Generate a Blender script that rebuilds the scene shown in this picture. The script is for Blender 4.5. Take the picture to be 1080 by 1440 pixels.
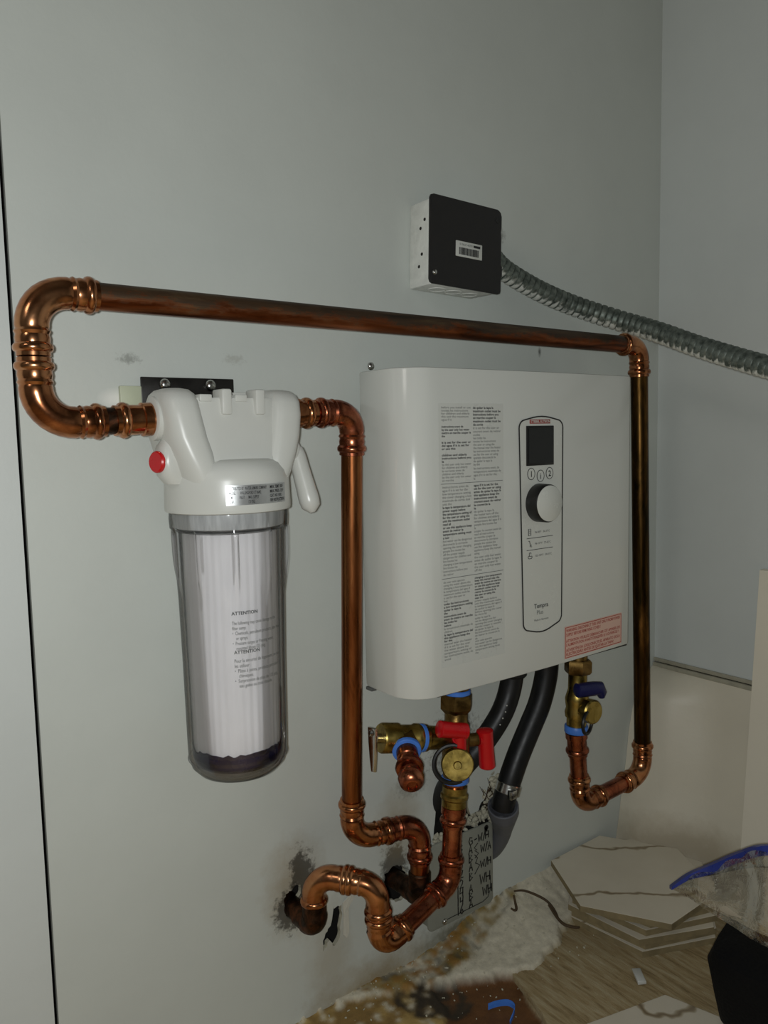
import bpy, bmesh, math, random
from mathutils import Vector, Matrix, noise
random.seed(7)
for o in list(bpy.data.objects): bpy.data.objects.remove(o)
PI = math.pi
V = Vector
sc = bpy.context.scene
COL = sc.collection

# ------------------------------------------------------------------ camera
YAW, PITCH, ROLL, FPX = 0.6319, 0.09616, -0.02095, 1110.0
CAM = V((-0.91088, -0.78710, 0.29567))
fw = V((math.sin(YAW)*math.cos(PITCH), math.cos(YAW)*math.cos(PITCH), -math.sin(PITCH)))
r0 = V((math.cos(YAW), -math.sin(YAW), 0)); u0 = r0.cross(fw)
cr, sr = math.cos(ROLL), math.sin(ROLL)
rt = cr*r0 + sr*u0; up = -sr*r0 + cr*u0
cd = bpy.data.cameras.new('camera'); cam = bpy.data.objects.new('camera', cd); COL.objects.link(cam)
m = Matrix((rt, up, -fw)).transposed().to_4x4(); m.translation = CAM
cam.matrix_world = m
cd.sensor_fit = 'VERTICAL'; cd.sensor_height = 36.0; cd.lens = 36.0*FPX/1440.0
cd.clip_start = 0.02; cd.clip_end = 50
sc.camera = cam

# ------------------------------------------------------------------ light
w = bpy.data.worlds.new('world'); sc.world = w; w.use_nodes = True
w.node_tree.nodes['Background'].inputs[0].default_value = (0.6, 0.6, 0.55, 1)
w.node_tree.nodes['Background'].inputs[1].default_value = 0.05

def lamp(name, kind, loc, energy, color, **kw):
    l = bpy.data.lights.new(name, kind); l.energy = energy; l.color = color
    for k, v in kw.items(): setattr(l, k, v)
    o = bpy.data.objects.new(name, l); COL.objects.link(o); o.location = loc
    return o
KEY = lamp('room_lamp', 'POINT', (-1.75, -0.75, 1.10), 4.5, (1.0, 0.96, 0.90), shadow_soft_size=0.16)
FLASH = lamp('phone_flash', 'POINT', (-0.930, -0.80, 0.300), 12.8, (0.965, 1.0, 1.0), shadow_soft_size=0.006)

vs = sc.view_settings
vs.view_transform = 'Standard'; vs.look = 'None'; vs.gamma = 1.0; vs.use_curve_mapping = False
vs.exposure = 0.06

# ------------------------------------------------------------------ helpers
def srgb(r, g, b):
    f = lambda c: (c/255/12.92) if c/255 <= 0.04045 else ((c/255+0.055)/1.055)**2.4
    return (f(r), f(g), f(b), 1.0)

class NT:
    def __init__(s, name):
        s.m = bpy.data.materials.new(name); s.m.use_nodes = True
        s.t = s.m.node_tree; s.n = s.t.nodes; s.p = s.n['Principled BSDF']; s.out = s.n['Material Output']
    def new(s, typ, **kw):
        n = s.n.new(typ)
        for k, v in kw.items(): setattr(n, k, v)
        return n
    def link(s, a, b): s.t.links.new(a, b)
    def coord(s, scale=(1, 1, 1)):
        g = s.new('ShaderNodeNewGeometry'); mp = s.new('ShaderNodeMapping'); mp.inputs['Scale'].default_value = scale
        s.link(g.outputs['Position'], mp.inputs['Vector']); return mp.outputs[0]
    def noise(s, scale, detail=4, rough=0.6, stretch=(1, 1, 1), dist=0.0):
        n = s.new('ShaderNodeTexNoise'); n.inputs['Scale'].default_value = scale; n.inputs['Detail'].default_value = detail
        n.inputs['Roughness'].default_value = rough; n.inputs['Distortion'].default_value = dist
        s.link(s.coord(stretch), n.inputs['Vector']); return n.outputs['Fac']
    def ramp(s, fac, stops):
        r = s.new('ShaderNodeValToRGB'); e = r.color_ramp.elements
        while len(e) < len(stops): e.new(0.5)
        for i, (p, c) in enumerate(stops): e[i].position = p; e[i].color = c
        s.link(fac, r.inputs[0]); return r.outputs[0]
    def mapr(s, v, a, b, c=0, d=1):
        n = s.new('ShaderNodeMapRange'); n.inputs[1].default_value = a; n.inputs[2].default_value = b
        n.inputs[3].default_value = c; n.inputs[4].default_value = d; s.link(v, n.inputs[0]); return n.outputs[0]
    def math(s, op, a, b):
        n = s.new('ShaderNodeMath', operation=op)
        for i, x in enumerate((a, b)):
            if isinstance(x, (int, float)): n.inputs[i].default_value = x
            else: s.link(x, n.inputs[i])
        return n.outputs[0]
    def mix(s, fac, a, b):
        n = s.new('ShaderNodeMix', data_type='RGBA')
        for sock, x in ((n.inputs[0], fac), (n.inputs[6], a), (n.inputs[7], b)):
            if isinstance(x, (int, float)): sock.default_value = x
            elif isinstance(x, tuple): sock.default_value = x
            else: s.link(x, sock)
        return n.outputs[2]
    def bump(s, h, strength=0.2, dist=0.002):
        b = s.new('ShaderNodeBump'); b.inputs['Strength'].default_value = strength; b.inputs['Distance'].default_value = dist
        s.link(h, b.inputs['Height']); s.link(b.outputs[0], s.p.inputs['Normal'])
    def set(s, color=None, rough=None, metal=None, spec=None, coat=None):
        if color is not None:
            if isinstance(color, tuple): s.p.inputs['Base Color'].default_value = color
            else: s.link(color, s.p.inputs['Base Color'])
        if rough is not None:
            if isinstance(rough, (int, float)): s.p.inputs['Roughness'].default_value = rough
            else: s.link(rough, s.p.inputs['Roughness'])
        if metal is not None: s.p.inputs['Metallic'].default_value = metal
        if spec is not None: s.p.inputs['Specular IOR Level'].default_value = spec
        if coat is not None: s.p.inputs['Coat Weight'].default_value = coat; s.p.inputs['Coat Roughness'].default_value = 0.08
        return s.m

def plain(name, c, rough=0.5, metal=0.0, var=0.12, scale=60, bump=0.0, spec=0.5, stretch=(1, 1, 1), coat=None):
    t = NT(name); n = t.noise(scale, stretch=stretch)
    d = tuple(x*(1-var) for x in c[:3])+(1,); l = tuple(min(1, x*(1+var)) for x in c[:3])+(1,)
    t.set(t.ramp(n, [(0.3, d), (0.7, l)]), t.mapr(n, 0.3, 0.7, rough*0.85, min(1, rough*1.15)), metal, spec, coat)
    if bump: t.bump(n, bump, 0.001)
    return t.m

def wall_mat(name, base, stains=(), scuffs=True, rough=0.55):
    t = NT(name); big = t.noise(3.5, 5); fine = t.noise(260, 3)
    c = t.mix(t.mapr(big, 0.35, 0.65), tuple(x*0.955 for x in base[:3])+(1,), tuple(x*1.03 for x in base[:3])+(1,))
    geo = t.new('ShaderNodeNewGeometry')
    for (x, y, z, rx, ry, rz, col, k, nscale, namp) in stains:
        sub = t.new('ShaderNodeVectorMath', operation='SUBTRACT'); sub.inputs[1].default_value = (x, y, z)
        t.link(geo.outputs['Position'], sub.inputs[0])
        mul = t.new('ShaderNodeVectorMath', operation='MULTIPLY'); mul.inputs[1].default_value = (1/rx, 1/ry, 1/rz)
        t.link(sub.outputs[0], mul.inputs[0])
        ln = t.new('ShaderNodeVectorMath', operation='LENGTH'); t.link(mul.outputs[0], ln.inputs[0])
        n = t.noise(nscale, 6, 0.7)
        d = t.math('ADD', ln.outputs['Value'], t.math('MULTIPLY', t.math('SUBTRACT', n, 0.5), namp))
        c = t.mix(t.mapr(d, *((0.82, 0.52) if col == STAINBLACK else (1.0, 0.25)), 0, k), c, col)
    t.set(c, rough)
    t.bump(t.math('ADD', t.math('MULTIPLY', fine, 0.25), t.noise(28, 3)), 0.12, 0.004)
    return t.m

def copper_mat(name, c1, c2, c3, rough, stretch=(1, 1, 1), scale=40, lo=0.35, hi=0.65):
    t = NT(name); n = t.noise(scale, 6, 0.65, stretch, 0.6)
    n2 = t.noise(scale*2.3, 3, 0.6, stretch)
    c = t.ramp(n, [(lo, c1), (0.5, c2), (hi, c3)])
    t.set(c, t.mapr(n2, 0.3, 0.7, rough*0.75, min(0.9, rough*1.3)), 1.0)
    t.bump(n2, 0.05, 0.0006)
    return t.m

def clear_mat(name, tint, edge, fac, rough=0.06, bumps=0.0):
    # clear plastic wall: see-through face on, tinted where the line of sight runs along the wall, mirror-like coat
    t = NT(name); t.n.remove(t.p)
    lw = t.new('ShaderNodeLayerWeight'); lw.inputs[0].default_value = 0.35
    lf = t.new('ShaderNodeLayerWeight'); lf.inputs[0].default_value = 0.5
    tr = t.new('ShaderNodeBsdfTransparent')
    t.link(t.mix(t.mapr(lf.outputs['Facing'], 0.55, 0.97), tint, edge), tr.inputs[0])
    gl = t.new('ShaderNodeBsdfGlossy'); gl.inputs['Roughness'].default_value = rough; gl.inputs[0].default_value = (1, 1, 1, 1)
    mx = t.new('ShaderNodeMixShader'); t.link(t.mapr(lw.outputs['Fresnel'], 0, 1, fac, 0.5), mx.inputs[0])
    t.link(tr.outputs[0], mx.inputs[1]); t.link(gl.outputs[0], mx.inputs[2]); t.link(mx.outputs[0], t.out.inputs[0])
    if bumps:
        b = t.new('ShaderNodeBump'); b.inputs['Strength'].default_value = bumps; b.inputs['Distance'].default_value = 0.003
        t.link(t.noise(60, 3, 0.5, dist=1.5), b.inputs['Height'])
        t.link(b.outputs[0], gl.inputs['Normal']); t.link(b.outputs[0], lw.inputs['Normal'])
    return t.m

M = {}
STAINGREEN = srgb(92, 88, 62); STAINBLACK = srgb(38, 34, 26); STAINTAN = srgb(150, 130, 92)
M['wall'] = wall_mat('wall_paint', srgb(204, 209, 203), [
    (-0.478, 0, -0.235, .050, .1, .075, STAINTAN, 0.6, 45, 0.9), (-0.468, 0, -0.222, .022, .1, .042, STAINBLACK, 0.8, 90, 1.9),
    (-0.484, 0, -0.262, .030, .1, .036, STAINBLACK, 0.8, 120, 1.7), (-0.330, 0, -0.262, .030, .1, .045, STAINBLACK, 0.8, 100, 1.8),
    (-0.320, 0, -0.21, .045, .1, .07, STAINTAN, 0.5, 40, 0.9), (-0.36, 0, -0.412, .13, .1, .05, STAINTAN, 0.75, 30, 1.1),
    (-0.20, 0, -0.395, .12, .1, .032, STAINGREEN, 0.8, 50, 1.2), (-0.43, 0, -0.35, .04, .1, .09, STAINTAN, 0.35, 50, 1.0),
    (-0.660, 0, 0.337, .018, .1, .012, srgb(236, 236, 230), 0.9, 20, 0.3), (-0.644, 0, 0.377, .013, .1, .006, srgb(120, 122, 115), 0.6, 260, 3.2),
    (-0.53, 0, 0.381, .015, .1, .006, srgb(150, 148, 136), 0.35, 260, 3.2), 
    (-0.222, 0, -0.125, .05, .1, .05, srgb(90, 86, 74), 0.7, 170, 3.4), (-0.054, 0, 0.41, .004, .1, .008, srgb(70, 70, 64), 0.8, 200, 1.0),
    (-0.135, 0, 0.562, .016, .1, .012, srgb(90, 90, 82), 0.7, 220, 1.9), (-0.30, 0, -0.16, .03, .1, .02, srgb(110, 106, 94), 0.6, 200, 2.0),
    ])
M['wall2'] = wall_mat('wall_paint_cool', srgb(208, 213, 210))
M['room'] = wall_mat('room_paint', srgb(98, 96, 92))
M['base'] = plain('bare_floor', srgb(186, 160, 122), .8)
M['sheet'] = wall_mat('bare_sheet', srgb(222, 215, 196), [(0.15, -0.1, -0.36, .2, .2, .05, STAINTAN, 0.5, 30, 1.0)], rough=0.45)
M['board'] = wall_mat('board_paint', srgb(238, 231, 212))
M['trim'] = plain('trim_plastic', srgb(172, 168, 150), 0.45)
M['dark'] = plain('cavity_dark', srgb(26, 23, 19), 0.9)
M['heater'] = plain('heater_white', srgb(214, 216, 210), 0.16, var=0.01, scale=8)
M['panel'] = plain('panel_white', srgb(210, 212, 205), 0.25, var=0.01)
M['label'] = plain('label_film', srgb(205, 207, 201), 0.3, var=0.01)
M['ink'] = plain('ink_black', srgb(26, 26, 26), 0.5)
M['inkgrey'] = plain('ink_grey', srgb(92, 94, 92), 0.5)
M['red_ink'] = plain('ink_red', srgb(168, 44, 30), 0.5)
M['redlabel'] = plain('label_pink', srgb(222, 184, 168), 0.45, var=0.02)
M['logo'] = plain('logo_red', srgb(150, 40, 34), 0.4)
M['black_gloss'] = plain('display_glass', srgb(12, 13, 13), 0.08, var=0.0)
M['black_plastic'] = plain('black_plastic', srgb(20, 20, 20), 0.4)
M['housing'] = plain('housing_white', srgb(202, 203, 197), 0.32, var=0.015, scale=20)
M['silver_label'] = plain('silver_label', srgb(190, 192, 192), 0.3, 0.7, var=0.08)
M['clear'] = clear_mat('clear_plastic', (0.95, 0.95, 0.965, 1), (0.12, 0.115, 0.11, 1), 0.03)
M['bagfilm'] = clear_mat('bag_film', (0.90, 0.90, 0.88, 1), (0.8, 0.8, 0.76, 1), 0.03, 0.10, 0.30)
M['pleat'] = plain('filter_paper', srgb(236, 234, 230), 0.8, var=0.05, scale=70, stretch=(1, 1, 0.2))
M['thread'] = plain('frosted_thread', srgb(176, 178, 176), 0.5, var=0.25, scale=160, stretch=(1, 1, .1))
M['sediment'] = plain('sediment_dark_base', srgb(22, 18, 50), 0.25, var=0.3)  # sediment colour, shared by the dark base that imitates refraction
M['shim'] = plain('pale_shim', srgb(196, 202, 176), 0.5, var=.03)
M['red'] = plain('red_plastic', srgb(190, 14, 22), 0.3, var=0.05)
M['blue'] = plain('blue_plastic', srgb(20, 22, 74), 0.35)
M['bluering'] = plain('blue_ring', srgb(70, 125, 215), 0.4)
M['bluezip'] = plain('blue_zip', srgb(46, 60, 140), 0.3)
M['cop'] = copper_mat('copper_fitting', srgb(140, 88, 58), srgb(186, 124, 84), srgb(202, 146, 104), 0.2, scale=26)
M['cop_dull'] = copper_mat('copper_pipe', srgb(104, 60, 34), srgb(150, 92, 54), srgb(168, 112, 70), 0.3, (1, 1, 0.12), 60)
M['cop_h'] = copper_mat('copper_tarnished_level', srgb(40, 34, 22), srgb(92, 56, 34), srgb(150, 82, 50), 0.38, (0.16, 1, 1.6), 45, 0.38, 0.66)
def _tarn():
    t = NT('copper_grimy_top'); n = t.noise(45, 6, 0.65, (0.16, 1, 1.6), 0.6); n3 = t.noise(55, 6, 0.75, (0.4, 1, 1))
    c = t.ramp(n, [(0.34, srgb(70, 40, 24)), (0.5, srgb(128, 70, 40)), (0.68, srgb(160, 96, 60))])
    g = t.new('ShaderNodeNewGeometry'); sp = t.new('ShaderNodeSeparateXYZ'); t.link(g.outputs['Normal'], sp.inputs[0])
    k = t.math('ADD', sp.outputs['Z'], t.math('MULTIPLY', t.math('SUBTRACT', n3, 0.5), 3.6))
    f = t.mapr(k, -0.45, 0.15, 0, .95)
    t.set(t.mix(f, c, t.ramp(n, [(0.35, srgb(36, 31, 22)), (0.55, srgb(66, 50, 32)), (0.75, srgb(92, 84, 58))])), t.mapr(f, 0, 1, .34, .55), 1.0)
    t.link(t.mapr(f, 0, 1, 1.0, 0.35), t.p.inputs['Metallic']); return t.m
M['cop_h'] = _tarn()
M['cop_v'] = copper_mat('copper_tarnished_upright', srgb(36, 30, 16), srgb(76, 54, 26), srgb(120, 84, 42), 0.36, (1, 1, 0.14), 60)
M['cop_old'] = copper_mat('copper_old', srgb(34, 26, 20), srgb(66, 48, 36), srgb(104, 66, 46), 0.5, scale=70)
M['cop_red'] = copper_mat('copper_reddish', srgb(116, 62, 44), srgb(160, 92, 66), srgb(182, 118, 86), 0.26, scale=40)
M['brass'] = copper_mat('brass', srgb(104, 88, 42), srgb(158, 136, 72), srgb(182, 160, 92), 0.34, scale=40)
M['brass_dark'] = copper_mat('brass_aged', srgb(86, 66, 36), srgb(128, 102, 58), srgb(150, 122, 72), 0.4, scale=40)
M['steel'] = plain('bright_steel', srgb(196, 196, 192), 0.22, 1.0, var=0.1)
M['black_steel'] = plain('black_bracket', srgb(40, 38, 36), 0.4, 0.4, var=0.3)
M['lid'] = plain('dark_lid', srgb(30, 28, 28), 0.42, 0.1, var=0.2)
M['rubber'] = plain('black_rubber', srgb(20, 21, 22), 0.45, var=0.2, spec=0.4)
M['pvc'] = plain('grey_pvc', srgb(92, 94, 100), 0.45, var=0.06)
M['plate'] = plain('grey_steel_plate', srgb(140, 142, 132), 0.5, 0.0, var=0.05)
M['gyp'] = plain('broken_plaster', srgb(184, 180, 160), 0.9, var=0.25, scale=120, bump=0.8)
M['paper'] = plain('torn_paper', srgb(196, 194, 182), 0.8, var=0.05)
M['tile'] = None; M['tile_side'] = plain('tile_side_shaded', srgb(134, 120, 88), 0.85, var=0.2)  # brown tile edges, darkened: shade between the tiles is put into the colour
M['twig'] = plain('dry_strip', srgb(74, 58, 38), 0.8, var=0.3)
M['fabric'] = plain('black_fabric', srgb(9, 9, 10), 0.85, var=0.3, scale=300, bump=0.4, spec=0.2)
M['contents'] = plain('pale_contents', srgb(190, 180, 160), 0.7, var=0.15, scale=30)
def _tile():
    t = NT('marble_tile'); w = t.new('ShaderNodeTexWave', wave_type='BANDS', bands_direction='DIAGONAL')
    w.inputs['Scale'].default_value = 3.1; w.inputs['Distortion'].default_value = 6.0; w.inputs['Detail'].default_value = 4; w.inputs['Detail Scale'].default_value = 2.0
    w.inputs['Phase Offset'].default_value = 1.3
    t.link(t.coord((1, 1, 0.2)), w.inputs['Vector'])
    c = t.ramp(w.outputs['Fac'], [(0.0, srgb(112, 92, 64)), (0.006, srgb(160, 146, 118)), (0.022, srgb(212, 204, 186))])
    n = t.noise(14, 4)
    t.set(t.mix(t.mapr(n, 0.3, 0.7, 0, 0.35), c, srgb(190, 180, 158)), 0.35); return t.m
M['tile'] = _tile()
def _conduit():
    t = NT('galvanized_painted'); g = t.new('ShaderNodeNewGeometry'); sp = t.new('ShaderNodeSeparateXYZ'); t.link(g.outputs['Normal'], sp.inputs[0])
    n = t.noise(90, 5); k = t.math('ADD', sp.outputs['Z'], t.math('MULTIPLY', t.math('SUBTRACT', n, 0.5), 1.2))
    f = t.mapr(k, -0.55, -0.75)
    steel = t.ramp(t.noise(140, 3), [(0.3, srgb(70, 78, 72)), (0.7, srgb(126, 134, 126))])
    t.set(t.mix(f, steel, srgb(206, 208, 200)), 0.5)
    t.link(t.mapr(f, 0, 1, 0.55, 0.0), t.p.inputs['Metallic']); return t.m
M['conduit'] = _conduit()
def _vcol(name, rough=0.75):
    t = NT(name); a = t.new('ShaderNodeVertexColor'); a.layer_name = 'Col'
    n = t.noise(110, 6, 0.7); n2 = t.noise(420, 3, 0.7)
    v = t.mapr(n, 0.3, 0.7, 0.80, 1.14)
    mm = t.new('ShaderNodeVectorMath', operation='SCALE'); t.link(a.outputs[0], mm.inputs[0]); t.link(v, mm.inputs['Scale'])
    t.set(mm.outputs[0], rough); t.bump(t.math('ADD', n, t.math('MULTIPLY', n2, 0.4)), 0.35, 0.002); return t.m
M['floor'] = _vcol('floor_dirt')
def _wood():
    t = NT('worn_board'); n = t.noise(40, 8, 0.72, (3.6, 0.42, 1), 0.3)
    # grain runs along the board (rotated ~-37 degrees)
    mp = t.n[-1]
    c = t.ramp(n, [(0.28, srgb(104, 86, 56)), (0.46, srgb(158, 138, 100)), (0.62, srgb(176, 162, 130)), (0.8, srgb(198, 188, 160))])
    t.set(c, 0.7); t.bump(n, 0.5, 0.003)
    return t.m
M['wood'] = _wood()

def prop(o, label=None, cat=None, group=None, kind=None):
    if label: o['label'] = label
    if cat: o['category'] = cat
    if group: o['group'] = group
    if kind: o['kind'] = kind
    return o
def thing(name, loc, label, cat, group=None):
    o = bpy.data.objects.new(name, None); COL.objects.link(o); o.location = loc; o.empty_display_size = 0.02
    return prop(o, label, cat, group)
def root(o):
    t = V((0, 0, 0))
    while o: t += o.location; o = o.parent
    return t
def obj(name, bm, mat, parent=None, smooth=True, label=None, kind=None, recalc=True):
    if isinstance(bm, bmesh.types.BMesh):
        if recalc: bmesh.ops.recalc_face_normals(bm, faces=bm.faces)
        me = bpy.data.meshes.new(name); bm.to_mesh(me); bm.free()
    else: me = bm
    for mm in (mat if isinstance(mat, (list, tuple)) else [mat]): me.materials.append(mm)
    if smooth:
        me.polygons.foreach_set('use_smooth', [True]*len(me.polygons))
        try: me.set_sharp_from_angle(angle=math.radians(38))
        except Exception: pass
    # origin at the mesh centre, expressed under the parent
    n = len(me.vertices); c = V((0, 0, 0))
    if n:
        lo = V([min(v.co[i] for v in me.vertices) for i in range(3)]); hi = V([max(v.co[i] for v in me.vertices) for i in range(3)])
        c = (lo+hi)/2
        me.transform(Matrix.Translation(-c))
    o = bpy.data.objects.new(name, me); COL.objects.link(o)
    if parent: o.parent = parent; o.location = c - root(parent)
    else: o.location = c
    return prop(o, label, kind=kind)

# ---- shape builders (all in world coordinates)
def B(): return bmesh.new()
def frame(d):
    d = d.normalized(); a = V((0, 0, 1)) if abs(d.z) < 0.9 else V((0, 1, 0))
    s = d.cross(a).normalized(); return s, s.cross(d).normalized()
def sweep(bm, pts, rad, seg=20, caps=True, closed=False):
    pts = [V(p) for p in pts]; n = len(pts)
    if not isinstance(rad, (list, tuple)): rad = [rad]*n
    T = []
    for i in range(n):
        a = pts[i-1] if (i > 0 or closed) else pts[i]; b = pts[(i+1) % n] if (i < n-1 or closed) else pts[i]
        T.append((b-a).normalized())
    s, _ = frame(T[0]); rings = []
    for i in range(n):
        s = (s - T[i]*s.dot(T[i])).normalized(); t = T[i].cross(s)
        rings.append([bm.verts.new(pts[i] + rad[i]*(math.cos(2*PI*k/seg)*s + math.sin(2*PI*k/seg)*t)) for k in range(seg)])
    m = n if closed else n-1
    for i in range(m):
        a, b = rings[i], rings[(i+1) % n]
        for k in range(seg): bm.faces.new((a[k], a[(k+1) % seg], b[(k+1) % seg], b[k]))
    if caps and not closed: bm.faces.new(rings[0][::-1]); bm.faces.new(rings[-1])
    return bm
def lathe(bm, p0, axis, prof, seg=24, caps=True, rot=0.0, squash=None):
    p0 = V(p0); ax = V(axis).normalized(); s, t = frame(ax); rings = []
    for d, r in prof:
        rings.append([bm.verts.new(p0 + ax*d + r*(math.cos(2*PI*k/seg+rot)*s + math.sin(2*PI*k/seg+rot)*t)) for k in range(seg)])
    for a, b in zip(rings, rings[1:]):
        for k in range(seg): bm.faces.new((a[k], a[(k+1) % seg], b[(k+1) % seg], b[k]))
    if caps: bm.faces.new(rings[0][::-1]); bm.faces.new(rings[-1])
    return bm
def box(bm, lo, hi, bev=0.0, mat=None, bseg=2):
    lo, hi = V(lo), V(hi); c = (lo+hi)/2; s = hi-lo
    mm = Matrix.Translation(c) if mat is None else mat @ Matrix.Translation(c)
    r = bmesh.ops.create_cube(bm, size=1.0, matrix=mm @ Matrix.Diagonal((*s, 1)))
    if bev:
        es = {e for v in r['verts'] for e in v.link_edges}
        bmesh.ops.bevel(bm, geom=list(es), offset=bev, segments=bseg, affect='EDGES', profile=0.5)
    return bm
def prism(bm, poly, d, bev=0.0):
    # poly: 3D points (planar), extruded by vector d
    vs_ = [bm.verts.new(V(p)) for p in poly]; f = bm.faces.new(vs_)
    r = bmesh.ops.extrude_face_region(bm, geom=[f]); nv = [g for g in r['geom'] if isinstance(g, bmesh.types.BMVert)]
    bmesh.ops.translate(bm, verts=nv, vec=V(d))
    if bev:
        cap = [g for g in r['geom'] if isinstance(g, bmesh.types.BMFace)]
        es = {e for f2 in cap for e in f2.edges}
        bmesh.ops.bevel(bm, geom=list(es), offset=bev, segments=2, affect='EDGES', profile=0.5)
    return bm
def loft(bm, secs, seg=28, caps=True):
    # secs: (z, cx, cy, hx, hy, n) superellipse rings
    rings = []
    for z, cx, cy, hx, hy, n in secs:
        ring = []
        for k in range(seg):
            a = 2*PI*k/seg; c, s = math.cos(a), math.sin(a)
            ring.append(bm.verts.new((cx + hx*math.copysign(abs(c)**(2/n), c), cy + hy*math.copysign(abs(s)**(2/n), s), z)))
        rings.append(ring)
    for a, b in zip(rings, rings[1:]):
        for k in range(seg): bm.faces.new((a[k], a[(k+1) % seg], b[(k+1) % seg], b[k]))
    if caps: bm.faces.new(rings[0][::-1]); bm.faces.new(rings[-1])
    return bm
def catmull(P, n=8, closed=False):
    P = [V(p) for p in P]; out = []; L = len(P); m = L if closed else L-1
    g = (lambda i: P[i % L]) if closed else (lambda i: P[max(0, min(L-1, i))])
    for i in range(m):
        a, b, c, d = g(i-1), g(i), g(i+1), g(i+2)
        for k in range(n):
            t = k/n
            out.append(0.5*((2*b) + (c-a)*t + (2*a-5*b+4*c-d)*t*t + (3*b-3*c+d-a)*t**3))
    if not closed: out.append(P[-1])
    return out
def ribbon(bm, pts, wd, nrm, th=0.0006, closed=False):
    # flat strip of width wd along pts in a plane of normal nrm
    pts = [V(p) for p in pts]; n = len(pts); rows = []
    for i in range(n):
        a = pts[i-1] if (i > 0 or closed) else pts[i]; b = pts[(i+1) % n] if (i < n-1 or closed) else pts[i]
        s = (b-a).normalized().cross(nrm).normalized()*(wd/2)
        rows.append([bm.verts.new(pts[i]-s), bm.verts.new(pts[i]+s), bm.verts.new(pts[i]+s+nrm*th), bm.verts.new(pts[i]-s+nrm*th)])
    for i in range(n if closed else n-1):
        a, b = rows[i], rows[(i+1) % n]
        for k in range(4): bm.faces.new((a[k], a[(k+1) % 4], b[(k+1) % 4], b[k]))
    if not closed: bm.faces.new(rows[0]); bm.faces.new(rows[-1][::-1])
    return bm

PR = 0.0117     # copper pipe radius
def socket(r):
    # pressed fitting end: distance from the mouth, radius
    return [(0, r+.0006), (.0004, r+.0019), (.0036, r+.0019), (.0044, r+.0034), (.0060, r+.0042), (.0084, r+.0042), (.0100, r+.0034), (.0112, r+.0019),
            (.0150, r+.0023), (.0180, r+.0015), (.0205, r+.0028), (.0228, r+.0013), (.0250, r+.0020)]
def elbow(parent, c, a, b, mat, R=.027, r=PR, La=.025, Lb=.025, name='elbow'):
    c = V(c); a = (V(a)-c).normalized(); b = (V(b)-c).normalized()
    ang = a.angle(b); T = R/math.tan(ang/2)
    pa, pb = c+a*T, c+b*T; cen = c + (a+b).normalized()*(R/math.sin(ang/2))
    pts, rad = [], []
    for d, q in socket(r): 
        if d <= La: pts.append(pa + a*(La-d)); rad.append(q)
    N = 9; n = (pa-cen).cross(pb-cen).normalized(); tot = PI-ang
    for k in range(N+1):
        p = (pa-cen).copy(); p.rotate(Matrix.Rotation(tot*k/N, 3, n)); pts.append(cen+p); rad.append(r+.0019)
    for d, q in reversed(socket(r)):
        if d <= Lb: pts.append(pb + b*(Lb-d)); rad.append(q)
    keep = [0]
    for i in range(1, len(pts)):
        if (pts[i]-pts[keep[-1]]).length > 1e-4: keep.append(i)
    o = obj(name, sweep(B(), [pts[i] for i in keep], [rad[i] for i in keep], 24), mat, parent)
    return pa+a*La, pb+b*Lb, o
def pipe(parent, p, q, mat, r=PR, ext=.012, label=None):
    p, q = V(p), V(q); d = (q-p).normalized()
    n = 6; pts = [p-d*ext + (q-p+2*d*ext)*(k/n) for k in range(n+1)]
    return obj('pipe', sweep(B(), pts, r, 24), mat, parent, label=label)
def coupling(parent, p, d, L, mat, r=PR, name='coupling', label=None):
    pr = [x for x in socket(r)]; 
    prof = pr + [(L-x, q) for x, q in reversed(pr) if L-x > pr[-1][0]+.0004]
    return obj(name, lathe(B(), p, d, prof, 24), mat, parent, label=label)

def adapter(parent, p, d, L, mat, r=PR):
    prof = [(0, r+.0020), (.0006, r+.0034), (.009, r+.0034), (.0098, r+.0016), (.0130, r+.0016), (.0160, r+.0018), (L-.0125, r+.0018), (L-.0112, r+.0036), (L-.0092, r+.0044), (L-.0072, r+.0044), (L-.0054, r+.0036), (L-.0044, r+.0018), (L-.0004, r+.0018), (L, r+.0005)]
    return obj('adapter', lathe(B(), p, d, prof, 24), mat, parent)
# ---- text
_tc = {}
def text_mesh(body, size, spacing=1.0, align='LEFT', bold=0.0):
    c = bpy.data.curves.new('txt', 'FONT'); c.body = body; c.size = size; c.space_line = spacing; c.align_x = align
    c.resolution_u = 2; c.offset = bold*size
    o = bpy.data.objects.new('txt', c); COL.objects.link(o)
    dg = bpy.context.evaluated_depsgraph_get(); dg.update()
    me = bpy.data.meshes.new_from_object(o.evaluated_get(dg))
    bpy.data.objects.remove(o); bpy.data.curves.remove(c); return me
def place_text(name, me, mat, parent, fn, label=None, fit=None):
    # fn maps flat text coordinates (x, y) to a world point; fit=(w, h) squeezes the block into a rectangle
    if len(me.vertices) == 0: return None
    xs = [v.co.x for v in me.vertices]; ys = [v.co.y for v in me.vertices]
    for v in me.vertices:
        x, y = v.co.x, v.co.y
        if fit:
            x = (x-min(xs))/(max(xs)-min(xs))*fit[0] if fit[0] else x
            y = (y-max(ys))/(max(ys)-min(ys))*fit[1] if fit[1] else y
        v.co = fn(x, y)
    return obj(name, me, mat, parent, smooth=False, label=label)

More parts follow.
